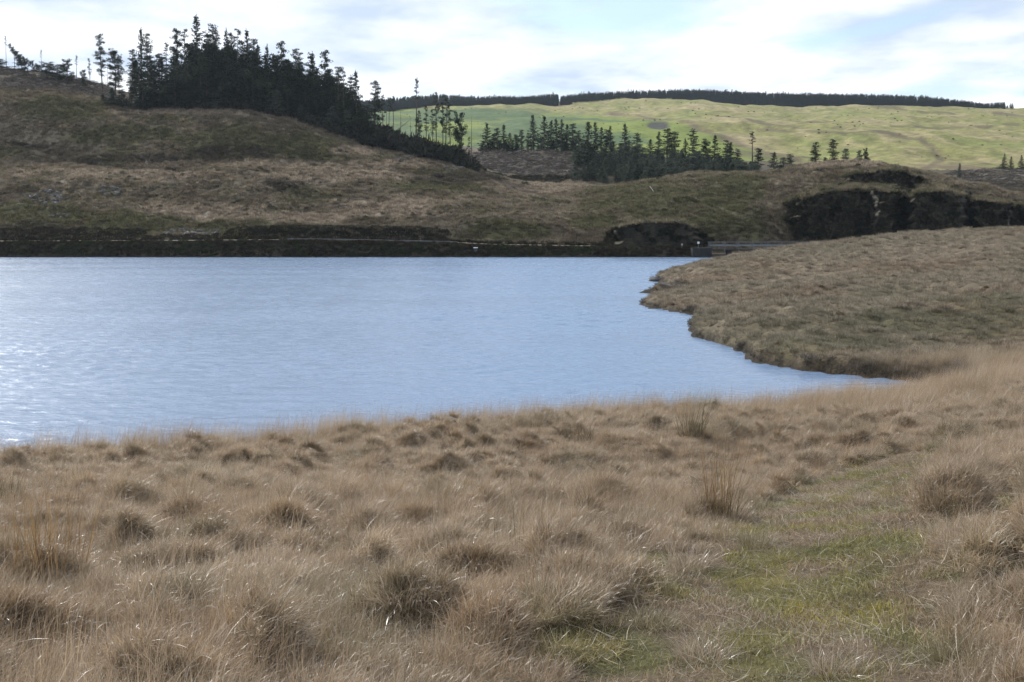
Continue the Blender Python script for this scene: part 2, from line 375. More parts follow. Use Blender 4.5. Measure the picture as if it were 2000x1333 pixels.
# ------------------------------------------------------------------ materials
MATS = {}
def new_mat(name):
    m = bpy.data.materials.new(name); m.use_nodes = True; m.node_tree.nodes.clear(); MATS[name] = m
    nt = m.node_tree
    def N(t, **k):
        n = nt.nodes.new(t)
        for a, b in k.items(): setattr(n, a, b)
        return n
    out = N('ShaderNodeOutputMaterial')
    return m, nt, N, out
def simple(name, col, rough=.8, noise=None, spec=.3, bump=0.0, metallic=0.0):
    m, nt, N, out = new_mat(name)
    p = N('ShaderNodeBsdfPrincipled'); p.inputs['Base Color'].default_value = (*col, 1); p.inputs['Roughness'].default_value = rough
    p.inputs['Specular IOR Level'].default_value = spec; p.inputs['Metallic'].default_value = metallic
    if noise:
        sc_, amt = noise
        t = N('ShaderNodeTexCoord'); nz = N('ShaderNodeTexNoise'); nz.inputs['Scale'].default_value = sc_; nz.inputs['Detail'].default_value = 5
        nt.links.new(t.outputs['Object'], nz.inputs['Vector'])
        rp = N('ShaderNodeValToRGB'); rp.color_ramp.elements[0].position = .3; rp.color_ramp.elements[1].position = .7
        rp.color_ramp.elements[0].color = (*[c * (1 - amt) for c in col], 1); rp.color_ramp.elements[1].color = (*[min(1, c * (1 + amt)) for c in col], 1)
        nt.links.new(nz.outputs['Fac'], rp.inputs[0]); nt.links.new(rp.outputs[0], p.inputs['Base Color'])
        if bump:
            b = N('ShaderNodeBump'); b.inputs['Strength'].default_value = bump; b.inputs['Distance'].default_value = .05
            nt.links.new(nz.outputs['Fac'], b.inputs['Height']); nt.links.new(b.outputs[0], p.inputs['Normal'])
    nt.links.new(p.outputs[0], out.inputs[0])
    return m

def ground_mat(name, s1, s2, bump, dist, amt=.35):
    m, nt, N, out = new_mat(name)
    at = N('ShaderNodeAttribute', attribute_name='cover')
    tcg = N('ShaderNodeTexCoord')
    a = N('ShaderNodeTexNoise'); a.inputs['Scale'].default_value = s1; a.inputs['Detail'].default_value = 6; a.inputs['Roughness'].default_value = .65
    b = N('ShaderNodeTexNoise'); b.inputs['Scale'].default_value = s2; b.inputs['Detail'].default_value = 4
    nt.links.new(tcg.outputs['Object'], a.inputs['Vector']); nt.links.new(tcg.outputs['Object'], b.inputs['Vector'])
    mr = N('ShaderNodeMapRange'); mr.inputs['From Min'].default_value = .3; mr.inputs['From Max'].default_value = .7
    mr.inputs['To Min'].default_value = 1 - amt; mr.inputs['To Max'].default_value = 1 + amt
    nt.links.new(a.outputs['Fac'], mr.inputs['Value'])
    mx = N('ShaderNodeVectorMath', operation='SCALE'); nt.links.new(at.outputs['Vector'], mx.inputs[0]); nt.links.new(mr.outputs[0], mx.inputs['Scale'])
    p = N('ShaderNodeBsdfPrincipled'); p.inputs['Roughness'].default_value = .9; p.inputs['Specular IOR Level'].default_value = .15
    nt.links.new(mx.outputs[0], p.inputs['Base Color'])
    ad = N('ShaderNodeMath', operation='ADD'); nt.links.new(a.outputs['Fac'], ad.inputs[0]); nt.links.new(b.outputs['Fac'], ad.inputs[1])
    bp = N('ShaderNodeBump'); bp.inputs['Strength'].default_value = bump; bp.inputs['Distance'].default_value = dist
    nt.links.new(ad.outputs[0], bp.inputs['Height']); nt.links.new(bp.outputs[0], p.inputs['Normal'])
    nt.links.new(p.outputs[0], out.inputs[0])
    return m
M_NEAR = ground_mat('peaty_ground', 9.0, 40.0, .6, .04)
M_HEAD = ground_mat('moor_ground', 2.5, 9.0, .7, .12)
M_HILL = ground_mat('hill_ground', 1.1, 3.5, .8, .3)
M_FAR = ground_mat('pasture', .22, .9, .8, .9, .28)

def plant_mat(name, base=None, transl=.35, rough=.45, spec=.5, tipmix=None):
    """thin plant matter: tint comes from the instance, or from base; 'blade' holds (along, random)"""
    m, nt, N, out = new_mat(name)
    bl = N('ShaderNodeAttribute', attribute_name='blade'); sp = N('ShaderNodeSeparateXYZ'); nt.links.new(bl.outputs['Vector'], sp.inputs[0])
    if base is None:
        ti = N('ShaderNodeAttribute', attribute_name='tint', attribute_type='INSTANCER'); colsock = ti.outputs['Vector']
    else:
        rgb = N('ShaderNodeRGB'); rgb.outputs[0].default_value = (*base, 1); colsock = rgb.outputs[0]
    mr = N('ShaderNodeMapRange'); mr.inputs['To Min'].default_value = .62; mr.inputs['To Max'].default_value = 1.38
    nt.links.new(sp.outputs[1], mr.inputs['Value'])
    v = N('ShaderNodeVectorMath', operation='SCALE'); nt.links.new(colsock, v.inputs[0]); nt.links.new(mr.outputs[0], v.inputs['Scale'])
    last = v.outputs[0]
    if tipmix:   # bleached blades double as painted glints, the lower sheath is darker and greener
        mxa = N('ShaderNodeMix', data_type='RGBA'); mxa.inputs['B'].default_value = (*tipmix[0], 1)
        rp = N('ShaderNodeMapRange'); rp.inputs['From Min'].default_value = .74; rp.inputs['From Max'].default_value = .92; rp.inputs['To Max'].default_value = .8
        nt.links.new(sp.outputs[1], rp.inputs['Value']); nt.links.new(rp.outputs[0], mxa.inputs['Factor']); nt.links.new(last, mxa.inputs['A'])
        mxb = N('ShaderNodeMix', data_type='RGBA'); mxb.inputs['A'].default_value = (*tipmix[1], 1)
        rq = N('ShaderNodeMapRange'); rq.inputs['From Min'].default_value = .0; rq.inputs['From Max'].default_value = .42; rq.inputs['To Min'].default_value = .35
        nt.links.new(sp.outputs[0], rq.inputs['Value']); nt.links.new(rq.outputs[0], mxb.inputs['Factor']); nt.links.new(mxa.outputs['Result'], mxb.inputs['B'])
        last = mxb.outputs['Result']
    p = N('ShaderNodeBsdfPrincipled'); p.inputs['Roughness'].default_value = rough; p.inputs['Specular IOR Level'].default_value = spec
    nt.links.new(last, p.inputs['Base Color'])
    t = N('ShaderNodeBsdfTranslucent'); nt.links.new(last, t.inputs['Color'])
    mx = N('ShaderNodeMixShader'); mx.inputs[0].default_value = transl
    nt.links.new(p.outputs[0], mx.inputs[1]); nt.links.new(t.outputs[0], mx.inputs[2]); nt.links.new(mx.outputs[0], out.inputs[0])
    return m
M_GRASS = plant_mat('dry_moor_grass', None, .33, .38, .5, ((.52, .45, .37), (.15, .125, .065)))
M_STRAW = plant_mat('loose_straw', None, .3, .6, .12)
M_SHORT = plant_mat('short_grass', None, .35, .5, .4)
M_FARGRASS = plant_mat('distant_moor_grass', None, .38, .6, .3)
M_SHRUB = plant_mat('heather', None, .15, .8, .06)
M_NEEDLE = plant_mat('conifer_needles', (.021, .032, .017), .15, .65, .08)
M_NEEDLE2 = plant_mat('young_conifer_needles', (.08, .10, .07), .2, .65, .08)
M_RUSH = plant_mat('rush_stems', (.105, .095, .05), .25, .45, .4)
M_RUSHB = plant_mat('brown_rush_stems', (.27, .175, .085), .3, .45, .4)
M_TUSS = plant_mat('tussock_blades', (.37, .29, .205), .36, .34, .6, ((.52, .45, .37), (.14, .125, .06)))
M_TUSSG = plant_mat('mossy_tussock_blades', (.24, .205, .115), .34, .45, .45, ((.42, .36, .26), (.115, .12, .045)))
M_BARK = simple('conifer_bark', (.085, .065, .052), .9, (6, .4))
M_DEAD = simple('bleached_wood', (.27, .25, .23), .85, (5, .3))
M_ROCK = None

# ------------------------------------------------------------------ object helpers
def set_attr(me, name, arr, typ='FLOAT_VECTOR', dom='POINT'):
    a = me.attributes.new(name, typ, dom)
    key = {'FLOAT_VECTOR': 'vector', 'FLOAT': 'value', 'INT': 'value'}[typ]
    a.data.foreach_set(key, np.ascontiguousarray(arr, dtype=np.int32 if typ == 'INT' else np.float32).ravel())
def mesh_np(name, V, Fc, mat=None, attrs=None, smooth=False):
    me = bpy.data.meshes.new(name)
    V = np.asarray(V, np.float32)
    if isinstance(Fc, np.ndarray):
        k = Fc.shape[1]
        me.vertices.add(len(V)); me.vertices.foreach_set('co', V.ravel())
        me.loops.add(Fc.size); me.loops.foreach_set('vertex_index', Fc.astype(np.int32).ravel())
        me.polygons.add(len(Fc)); me.polygons.foreach_set('loop_start', np.arange(0, Fc.size, k, dtype=np.int32))
        me.polygons.foreach_set('loop_total', np.full(len(Fc), k, np.int32))
        me.update(calc_edges=True)
    else:
        me.from_pydata([tuple(v) for v in V], [], Fc); me.update()
    if smooth: me.polygons.foreach_set('use_smooth', np.ones(len(me.polygons), bool))
    if mat: me.materials.append(mat)
    for k, v in (attrs or {}).items(): set_attr(me, k, v)
    return me
def link(name, me, parent=None, **props):
    o = bpy.data.objects.new(name, me); COL.objects.link(o)
    if parent is not None: o.parent = parent
    for k, v in props.items(): o[k] = v
    return o
def empty(name, loc, **props):
    o = link(name, None, None, **props); o.location = loc; o.empty_display_size = .2
    return o
class MB:
    """collects boxes, tubes and quads into one mesh"""
    def __init__(s): s.v = []; s.f = []
    def box(s, x0, x1, y0, y1, z0, z1):
        b = len(s.v); s.v += [(x, y, z) for z in (z0, z1) for y in (y0, y1) for x in (x0, x1)]
        s.f += [tuple(b + i for i in q) for q in ((0, 2, 3, 1), (4, 5, 7, 6), (0, 1, 5, 4), (2, 6, 7, 3), (0, 4, 6, 2), (1, 3, 7, 5))]
    def tube(s, pts, rad, n=6, cap=True):
        pts = [Vector(p) for p in pts]; b = len(s.v)
        for i, p in enumerate(pts):
            d = (pts[min(i + 1, len(pts) - 1)] - pts[max(i - 1, 0)]).normalized()
            a = d.orthogonal().normalized() if abs(d.z) < .9 else Vector((1, 0, 0)); a = (a - d * a.dot(d)).normalized(); c = d.cross(a)
            r = rad[i] if isinstance(rad, (list, tuple)) else rad
            for k in range(n):
                t = 2 * math.pi * k / n; q = p + (a * math.cos(t) + c * math.sin(t)) * r; s.v.append(tuple(q))
        for i in range(len(pts) - 1):
            for k in range(n):
                s.f.append((b + i * n + k, b + i * n + (k + 1) % n, b + (i + 1) * n + (k + 1) % n, b + (i + 1) * n + k))
        if cap: s.f.append(tuple(b + k for k in range(n))[::-1]); e = b + (len(pts) - 1) * n; s.f.append(tuple(e + k for k in range(n)))
    def mesh(s, name, mat, smooth=False):
        me = bpy.data.meshes.new(name); me.from_pydata(s.v, [], s.f); me.update()
        if mat: me.materials.append(mat)
        if smooth: me.polygons.foreach_set('use_smooth', np.ones(len(me.polygons), bool))
        return me
def lookup(x, y): return float(H(np.array([x]), np.array([y]))[0])

# ------------------------------------------------------------------ terrain sheet
ss = np.concatenate([np.linspace(-1.3, -.56, 40, endpoint=False), np.linspace(-.56, .56, 430, endpoint=False), np.linspace(.56, 1.3, 41)])
def seg(a, b, n): return np.exp(np.linspace(math.log(a + 6), math.log(b + 6), n, endpoint=False)) - 6
yy = np.concatenate([seg(-4, 44, 260), seg(44, 176, 130), seg(176, 186, 24), seg(186, 300, 190), seg(300, 440, 60), seg(440, 1060, 120), seg(1060, 1700, 16)])
SX = ss[None, :] * (yy[:, None] + 6); SY = np.repeat(yy[:, None], len(ss), 1)
SZ = H(SX, SY)
V = np.stack([SX, SY, SZ], -1).reshape(-1, 3)
COV = cover(SX.ravel(), SY.ravel())
# soil colour between the near plants, darkened to paint shade into the gaps
nr, nc = SX.shape
idx = np.arange(nr * nc).reshape(nr, nc)
Q = np.stack([idx[:-1, :-1], idx[:-1, 1:], idx[1:, 1:], idx[1:, :-1]], -1).reshape(-1, 4)
fx = V[Q, 0].mean(1); fy = V[Q, 1].mean(1)
zone = np.where(fy >= 440, 3, np.where(fy >= 176, 2, np.where((fy > 36.5 + 0.02 * fx) , 1, 0)))
def sub(name, zid, mat, scale, **props):
    q = Q[zone == zid]; used, inv = np.unique(q, return_inverse=True)
    me = mesh_np(name, V[used], inv.reshape(-1, 4), mat, {'cover': np.clip(COV[used] * scale, 0, 1)}, True)
    return link(name, me, None, kind='structure', **props)
sub('ground', 0, M_NEAR, .36, label='rough sloping lakeside bank under the dry grass in front')
sub('headland', 1, M_HEAD, .48, label='low moorland headland and lake bed running out from the right')
sub('hillside', 2, M_HILL, .85, label='rough moorland hillside and knolls behind the lake')
sub('far_hill', 3, M_FAR, 1.0, label='broad green and tan pasture hill beyond the trees')

# ------------------------------------------------------------------ lake
m, nt, N, out = new_mat('lake_water')
tcw = N('ShaderNodeTexCoord')
def wnoise(scale, sx, sy, detail, rot=0.0):
    mpn = N('ShaderNodeMapping'); mpn.inputs['Scale'].default_value = (sx, sy, 1); mpn.inputs['Rotation'].default_value = (0, 0, rot)
    nz = N('ShaderNodeTexNoise'); nz.inputs['Scale'].default_value = scale; nz.inputs['Detail'].default_value = detail; nz.inputs['Roughness'].default_value = .55
    nt.links.new(tcw.outputs['Object'], mpn.inputs[0]); nt.links.new(mpn.outputs[0], nz.inputs['Vector']); return nz.outputs['Fac']
w2 = wnoise(4.2, .55, 1.0, 3, -.12)
b2 = N('ShaderNodeBump'); b2.inputs['Strength'].default_value = .8; b2.inputs['Distance'].default_value = .05; nt.links.new(w2, b2.inputs['Height'])
p = N('ShaderNodeBsdfPrincipled'); p.inputs['Base Color'].default_value = (.155, .225, .335, 1)  # blue sky reflection partly put into the water's own colour
p.inputs['IOR'].default_value = 1.333; p.inputs['Specular IOR Level'].default_value = .5
nt.links.new(b2.outputs[0], p.inputs['Normal']); nt.links.new(p.outputs[0], out.inputs[0])
w3 = wnoise(.05, .4, 2.2, 4, .06); w4 = wnoise(1.4, .6, 1.5, 3, .1)
ad = N('ShaderNodeMath', operation='ADD'); nt.links.new(w3, ad.inputs[0]); nt.links.new(w4, ad.inputs[1])
rgh = N('ShaderNodeMapRange'); rgh.inputs['From Min'].default_value = .7; rgh.inputs['From Max'].default_value = 1.3; rgh.inputs['To Min'].default_value = .21; rgh.inputs['To Max'].default_value = .31
nt.links.new(ad.outputs[0], rgh.inputs['Value']); nt.links.new(rgh.outputs[0], p.inputs['Roughness'])
wy = np.concatenate([np.arange(13, 32, .09), np.arange(32, 70, .17), np.arange(70, 187, .26)])
ws = np.linspace(-.62, .62, 640)
WX = ws[None] * (wy[:, None] + 4); WY = np.repeat(wy[:, None], len(ws), 1)
wr = np.random.default_rng(77); WZ = np.zeros_like(WX)
sp_ = np.gradient(wy)[:, None]
for k in range(56):
    lam = .42 * (1.7 / .42) ** wr.uniform(0, 1); th = wr.normal(-1.3, .6); kk = 2 * np.pi / lam; ph = wr.uniform(0, 6.283)
    WZ += sstep(2.2, 3.6, lam / sp_) * (.0165 / kk) * np.sin(kk * (np.cos(th) * WX + np.sin(th) * WY) + ph + .9 * np.sin(WX * .23 + k) + .8 * np.sin(WY * .29 + 2 * k))
WZ *= np.clip(1.0 + .5 * fbm(WX / 40, WY / 14, 281, 3) + .3 * fbm(WX / 7, WY / 3, 285, 2), .35, 1.6) * (1 + .35 * sstep(60, 120, WY))
ix = np.arange(WX.size).reshape(WX.shape); wq = np.stack([ix[:-1, :-1], ix[:-1, 1:], ix[1:, 1:], ix[1:, :-1]], -1).reshape(-1, 4)
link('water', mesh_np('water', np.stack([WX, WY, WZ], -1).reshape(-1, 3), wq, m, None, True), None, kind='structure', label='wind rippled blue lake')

# ------------------------------------------------------------------ geometry-node scatter
def rot_euler(tilt, toward, yaw):
    """first yaw, then tilt by an angle towards a compass direction -> XYZ euler"""
    ca, sa = np.cos(toward), np.sin(toward); ct, st = np.cos(tilt), np.sin(tilt); cb, sb = np.cos(yaw - toward), np.sin(yaw - toward)
    R00 = ca * ct * cb - sa * sb; R10 = sa * ct * cb + ca * sb; R20 = -st * cb
    R21 = st * sb; R22 = ct
    return np.stack([np.arctan2(R21, R22), -np.arcsin(np.clip(R20, -1, 1)), np.arctan2(R10, R00)], -1)
def template_collection(name, meshes):
    c = bpy.data.collections.new(name)
    for i, me in enumerate(meshes):
        o = bpy.data.objects.new('%s_%02d' % (name, i), me); c.objects.link(o)
    return c
def scatter(name, P, R, S, I, T, coll, **props):
    me = bpy.data.meshes.new(name); me.vertices.add(len(P)); me.vertices.foreach_set('co', np.asarray(P, np.float32).ravel())
    set_attr(me, 'rot', R); set_attr(me, 'scl', S if S.ndim == 2 else np.repeat(S[:, None], 3, 1)); set_attr(me, 'idx', I, 'INT'); set_attr(me, 'tint', T)
    o = link(name, me, None, kind='stuff', **props)
    ng = bpy.data.node_groups.new(name + '_nodes', 'GeometryNodeTree')
    ng.interface.new_socket('Geometry', in_out='INPUT', socket_type='NodeSocketGeometry'); ng.interface.new_socket('Geometry', in_out='OUTPUT', socket_type='NodeSocketGeometry')
    gi = ng.nodes.new('NodeGroupInput'); go = ng.nodes.new('NodeGroupOutput')
    ip = ng.nodes.new('GeometryNodeInstanceOnPoints'); ci = ng.nodes.new('GeometryNodeCollectionInfo')
    ci.inputs['Collection'].default_value = coll; ci.inputs['Separate Children'].default_value = True; ci.inputs['Reset Children'].default_value = True
    def na(nm, t):
        n = ng.nodes.new('GeometryNodeInputNamedAttribute'); n.data_type = t; n.inputs['Name'].default_value = nm; return n.outputs['Attribute']
    er = ng.nodes.new('FunctionNodeEulerToRotation')
    L = ng.links.new
    L(gi.outputs[0], ip.inputs['Points']); L(ci.outputs[0], ip.inputs['Instance']); ip.inputs['Pick Instance'].default_value = True
    L(na('idx', 'INT'), ip.inputs['Instance Index']); L(na('rot', 'FLOAT_VECTOR'), er.inputs[0]); L(er.outputs[0], ip.inputs['Rotation'])
    L(na('scl', 'FLOAT_VECTOR'), ip.inputs['Scale']); L(ip.outputs[0], go.inputs[0])
    md = o.modifiers.new('scatter', 'NODES'); md.node_group = ng
    return o

# ------------------------------------------------------------------ grass blades
def blades(n, rad, lmin, lmax, tilt0, tiltr, droop, wind, width, segs=4, seed=0, kink=0.0, outward=1.0, upright_frac=0.0):
    r = np.random.default_rng(seed)
    ang = r.uniform(0, 2 * np.pi, n); rr = rad * np.sqrt(r.uniform(0, 1, n))
    bx, by = rr * np.cos(ang), rr * np.sin(ang)
    az = np.where(r.uniform(0, 1, n) < outward, ang + r.normal(0, .7, n), r.uniform(0, 2 * np.pi, n))
    th = np.abs(tilt0 + r.normal(0, tiltr, n)); L = r.uniform(lmin, lmax, n) * r.uniform(.75, 1, n)
    dr = droop * r.uniform(.4, 1.5, n)
    up = r.uniform(0, 1, n) < upright_frac; dr = np.where(up, dr * .25, dr); th = np.where(up, th * .4, th)
    d = np.stack([np.sin(th) * np.cos(az), np.sin(th) * np.sin(az), np.cos(th)], -1)
    p = np.stack([bx, by, np.full(n, -.02)], -1)
    w0 = width * r.uniform(.6, 1.3, n); ta = r.normal(0, .6, n)
    rows = []; wind = np.array(wind, float)
    h = np.stack([-np.sin(az), np.cos(az), np.zeros(n)], -1)
    kz = r.normal(0, kink, (n, 3))
    for i in range(segs + 1):
        t = i / segs
        ww = (w0 * (1 - .85 * t ** 1.6))[:, None] * .5
        hh = h * np.cos(ta)[:, None] + np.cross(d, h) * np.sin(ta)[:, None]
        rows.append((p - hh * ww, p + hh * ww))
        p = p + d * (L / segs)[:, None]
        hor = np.stack([np.cos(az), np.sin(az), np.zeros(n)], -1)
        d = d + (hor * .55 - np.array([0, 0, 1.0])) * (dr * (.35 + t) / segs)[:, None] + wind * (r.uniform(.5, 1.4, n) / segs)[:, None] + kz / segs
        d = d / np.linalg.norm(d, axis=1, keepdims=True)
    Vv = np.stack([np.stack(a, 1) for a in rows], 1).reshape(n, -1, 3)          # n, 2*(segs+1), 3
    Vv[:, :, 2] = np.maximum(Vv[:, :, 2], -.03)
    base = (np.arange(n) * 2 * (segs + 1))[:, None, None]
    q = np.array([[2 * i, 2 * i + 1, 2 * i + 3, 2 * i + 2] for i in range(segs)])[None]
    Fq = (base + q).reshape(-1, 4)
    t = np.repeat(np.arange(segs + 1) / segs, 2)[None].repeat(n, 0); rn = r.uniform(0, 1, n)[:, None].repeat(2 * (segs + 1), 1)
    at = np.stack([t, rn, np.zeros_like(t)], -1).reshape(-1, 3)
    return Vv.reshape(-1, 3), Fq, at
def join(parts):
    Vs, Fs, As, o = [], [], [], 0
    for v, f, a in parts: Vs.append(v); Fs.append(f + o); As.append(a); o += len(v)
    return np.concatenate(Vs), np.concatenate(Fs), np.concatenate(As)
def blade_mesh(name, parts, mat):
    v, f, a = join(parts); return mesh_np(name, v, f, mat, {'blade': a})

mats_near = []
for k in range(5):      # wind-combed mats: 0-4
    mats_near.append(blade_mesh('mat_%d' % k, [blades(150, .14, .10, .23, .55, .38, 1.3, (.85, .12, -.1), .0040, 5, 100 + k, .35, .3),
                                               blades(9, .16, .22, .42, .4, .25, .6, (.8, .08, 0), .0024, 5, 150 + k, .2, .2)], M_GRASS))
for k in range(5):      # fountain tussocks: 5-9
    mats_near.append(blade_mesh('tuft_%d' % k, [blades(170, .10, .11, .25, .35, .28, 1.7, (.35, .03, 0), .0040, 6, 200 + k, .3, .9),
                                                blades(12, .10, .22, .38, .2, .15, .5, (.4, .05, 0), .0024, 5, 250 + k, .2, .6)], M_GRASS))
for k in range(4):      # tall thin flowering stems: 10-13
    mats_near.append(blade_mesh('stem_%d' % k, [blades(30, .16, .38, .74, .15, .12, .3, (.5, .05, 0), .0024, 5, 300 + k, .15, .3)], M_GRASS))
for k in range(4):      # short turf: 14-17
    mats_near.append(blade_mesh('turf_%d' % k, [blades(140, .14, .02, .06, .8, .4, .6, (.1, 0, 0), .0042, 3, 350 + k, .2, .2)], M_SHORT))
for k in range(4):      # loose bleached straws lying flat: 18-21
    mats_near.append(blade_mesh('straw_%d' % k, [blades(22, .20, .08, .26, 1.45, .12, .15, (0, 0, 0), .0034, 4, 400 + k, .5, .0)], M_STRAW))
for k in range(3):      # curled bleached leaves on top, also painting tip highlights: 22-24
    mats_near.append(blade_mesh('curl_%d' % k, [blades(14, .15, .18, .36, .4, .3, 2.3, (.5, .1, 0), .0048, 7, 450 + k, .6, .4)], M_GRASS))
GC = template_collection('grass_patterns', mats_near)

def wedge(n, y0, y1, smax=.60, off=3.0):
    y = np.sqrt(rng.uniform((y0 + off) ** 2, (y1 + off) ** 2, n)) - off
    return rng.uniform(-1, 1, n) * smax * (y + off), y
def near_grad(x, y):
    e = .05; d0 = near_detail(x, y)[1]
    return (near_detail(x + e, y)[1] - d0) / e, (near_detail(x, y + e)[1] - d0) / e

PX, PY_, PI_, PS_, PT_, PYAW, PTL, PTW = [], [], [], [], [], [], [], []
def add(x, y, i, s, tint, yaw, tl, tw):
    PX.append(x); PY_.append(y); PI_.append(i); PS_.append(s); PT_.append(tint); PYAW.append(yaw); PTL.append(tl); PTW.append(tw)
x, y = wedge(56000, 2.5, 38); x2_, y2_ = wedge(15000, 2.5, 12); x = np.concatenate([x, x2_]); y = np.concatenate([y, y2_])
keep = rng.uniform(0, 1, len(x)) < np.interp(y, [2, 10, 20, 38], [1.0, 1.0, .75, .55]); x, y = x[keep], y[keep]
pm = path_mask(x, y); keep = rng.uniform(0, 1, len(x)) > pm * .992; x, y, pm = x[keep], y[keep], pm[keep]
zn = H(x, y); keep = zn > .12; x, y, pm = x[keep], y[keep], pm[keep]
gx, gy = near_grad(x, y); slope = np.hypot(gx, gy); mh = near_detail(x, y)[1]
n = len(x); tuft = rng.uniform(0, 1, n) < .15 + 1.2 * mh
i = np.where(tuft, 5 + rng.integers(0, 5, n), rng.integers(0, 5, n))
pch = fbm(x * .25, y * .25, 201, 3)
st = rng.uniform(0, 1, n) < (.02 + .10 * sstep(0, .6, pch) + .40 * sstep(17, 24, y)); i = np.where(st, 10 + rng.integers(0, 4, n), i)
cu = rng.uniform(0, 1, n) < .12; i = np.where(cu, 22 + rng.integers(0, 3, n), i)
s = rng.uniform(.7, 1.15, n) * (.80 + .6 * mh + .12 * pch) * (1 - .45 * pm)
s = np.where(st, s * .85, s)
tint = cover(x, y) * rng.uniform(.65, 1.3, n)[:, None]; tint = np.where(cu[:, None], tint * .4 + C(.47, .40, .32) * .6, tint)
yaw = np.where(tuft, rng.uniform(-1.2, 1.2, n), rng.normal(.15, .55, n))
add(x, y, i, s, tint, yaw, np.clip(slope * .55, 0, .65), np.arctan2(-gy, -gx))
x, y = wedge(26000, 2.5, 22); pm = path_mask(x, y); gx, gy = near_grad(x, y); slope = np.hypot(gx, gy)
keep = (rng.uniform(0, 1, len(x)) < np.clip(slope * 1.1, 0, 1)) & (pm < .5) & (H(x, y) > .15); x, y, gx, gy, slope = x[keep], y[keep], gx[keep], gy[keep], slope[keep]; n = len(x)
add(x, y, rng.integers(0, 10, n), rng.uniform(.6, .95, n), cover(x, y) * rng.uniform(.65, 1.25, n)[:, None], rng.normal(.1, .6, n), np.clip(slope * .4, 0, .5), np.arctan2(-gy, -gx))
# short turf and litter on the trodden, mossy places
x, y = wedge(42000, 2.5, 15); pm = path_mask(x, y); keep = rng.uniform(0, 1, len(x)) < pm; x, y = x[keep], y[keep]; n = len(x)
i = np.where(rng.uniform(0, 1, n) < .76, 14 + rng.integers(0, 4, n), 18 + rng.integers(0, 4, n)); li = i >= 18
tint = cover(x, y) * rng.uniform(.75, 1.3, n)[:, None]
tint = np.where(li[:, None], C(.46, .39, .31) * rng.uniform(.7, 1.15, n)[:, None], tint)
add(x, y, i, rng.uniform(.7, 1.5, n) * np.where(li, .8, 1), tint, rng.uniform(0, 6.28, n), np.zeros(n), np.zeros(n))
# straws strewn over the tussocks too
x, y = wedge(2600, 2.5, 16); n = len(x)
add(x, y, 18 + rng.integers(0, 4, n), rng.uniform(.6, 1.1, n), C(.46, .39, .31) * rng.uniform(.7, 1.1, n)[:, None], rng.uniform(0, 6.28, n), rng.uniform(0, .3, n), rng.uniform(0, 6.28, n))
# fringe of fine stems along the water's edge
x, y = wedge(46000, 17, 38); zn = H(x, y); keep = (zn > .12) & (zn < .95) & (y > 18 + .0 * x); x, y = x[keep], y[keep]
keep = rng.uniform(0, 1, len(x)) < .6; x, y = x[keep], y[keep]; n = len(x)
add(x, y, 10 + rng.integers(0, 4, n), rng.uniform(.8, 1.3, n), cover(x, y) * rng.uniform(.85, 1.2, n)[:, None], rng.normal(.1, .6, n), np.zeros(n), np.zeros(n))
x, y, i, s, T, yaw, tl, tw = [np.concatenate(a) for a in (PX, PY_, PI_, PS_, PT_, PYAW, PTL, PTW)]
z = H(x, y) - .01
scatter('grass', np.stack([x, y, z], -1), rot_euler(tl, tw, yaw), s, i, T, GC, label='dry straw coloured moor grass covering the near bank', category='grass')

# ------------------------------------------------------------------ grass of the headland and the far hillside
midt = []
for k in range(6): midt.append(blade_mesh('mid_%d' % k, [blades(52, .24, .15, .34, .45, .3, 1.3, (.25, .02, 0), .017, 3, 500 + k, .3, .8)], M_FARGRASS))
MC = template_collection('headland_grass_patterns', midt)
x, y = wedge(170000, 36, 168, .56, 3); keep = rng.uniform(0, 1, len(x)) < np.interp(y, [36, 60, 100, 168], [1.0, .9, .55, .35]); x, y = x[keep], y[keep]
keep = (x > 4); x, y = x[keep], y[keep]
z = H(x, y); keep = z > .06; x, y, z = x[keep], y[keep], z[keep]; n = len(x)
mh = mounds(x, y, 1.25, 41, 0.1, 1.0, 0.4, 0.85)
s = rng.uniform(.65, 1.15, n) * (.75 + .5 * mh) * np.interp(y, [36, 60, 168], [.95, 1.0, 1.35])
scatter('grass', np.stack([x, y, z - .02], -1), rot_euler(np.zeros(n), np.zeros(n), rng.uniform(0, 6.28, n)), s, rng.integers(0, 6, n), (cover(x, y) * .72 + .05) * .92 * rng.uniform(.55, 1.35, n)[:, None], MC,
        label='tussocky brown grass covering the headland across the cove', category='grass')

fart = []
for k in range(6): fart.append(blade_mesh('fartuft_%d' % k, [blades(30, .42, .32, .62, .5, .3, 1.2, (.2, 0, 0), .055, 3, 600 + k, .3, .8)], M_FARGRASS))
FC = template_collection('hillside_grass_patterns', fart)
x, y = wedge(150000, 186, 275, .52, 3)
z = H(x, y); px, py = proj(x, y, z)
keep = ((y > 190) | (y < 182.5)) & ~((y > 272) & (px > 170) & (px < 900)); x, y, z, px, py = x[keep], y[keep], z[keep], px[keep], py[keep]
dens = .55 + .45 * sstep(-.3, .4, fbm(x / 4, y / 4, 221, 3)); keep = rng.uniform(0, 1, len(x)) < dens; x, y, z = x[keep], y[keep], z[keep]; n = len(x)
scatter('grass', np.stack([x, y, z - .04], -1), rot_euler(np.zeros(n), np.zeros(n), rng.uniform(0, 6.28, n)), rng.uniform(.6, 1.35, n), rng.integers(0, 6, n), cover(x, y) * .92 * rng.uniform(.5, 1.45, n)[:, None], FC,
        label='rough tan and olive grass covering the hillside behind the lake', category='grass')

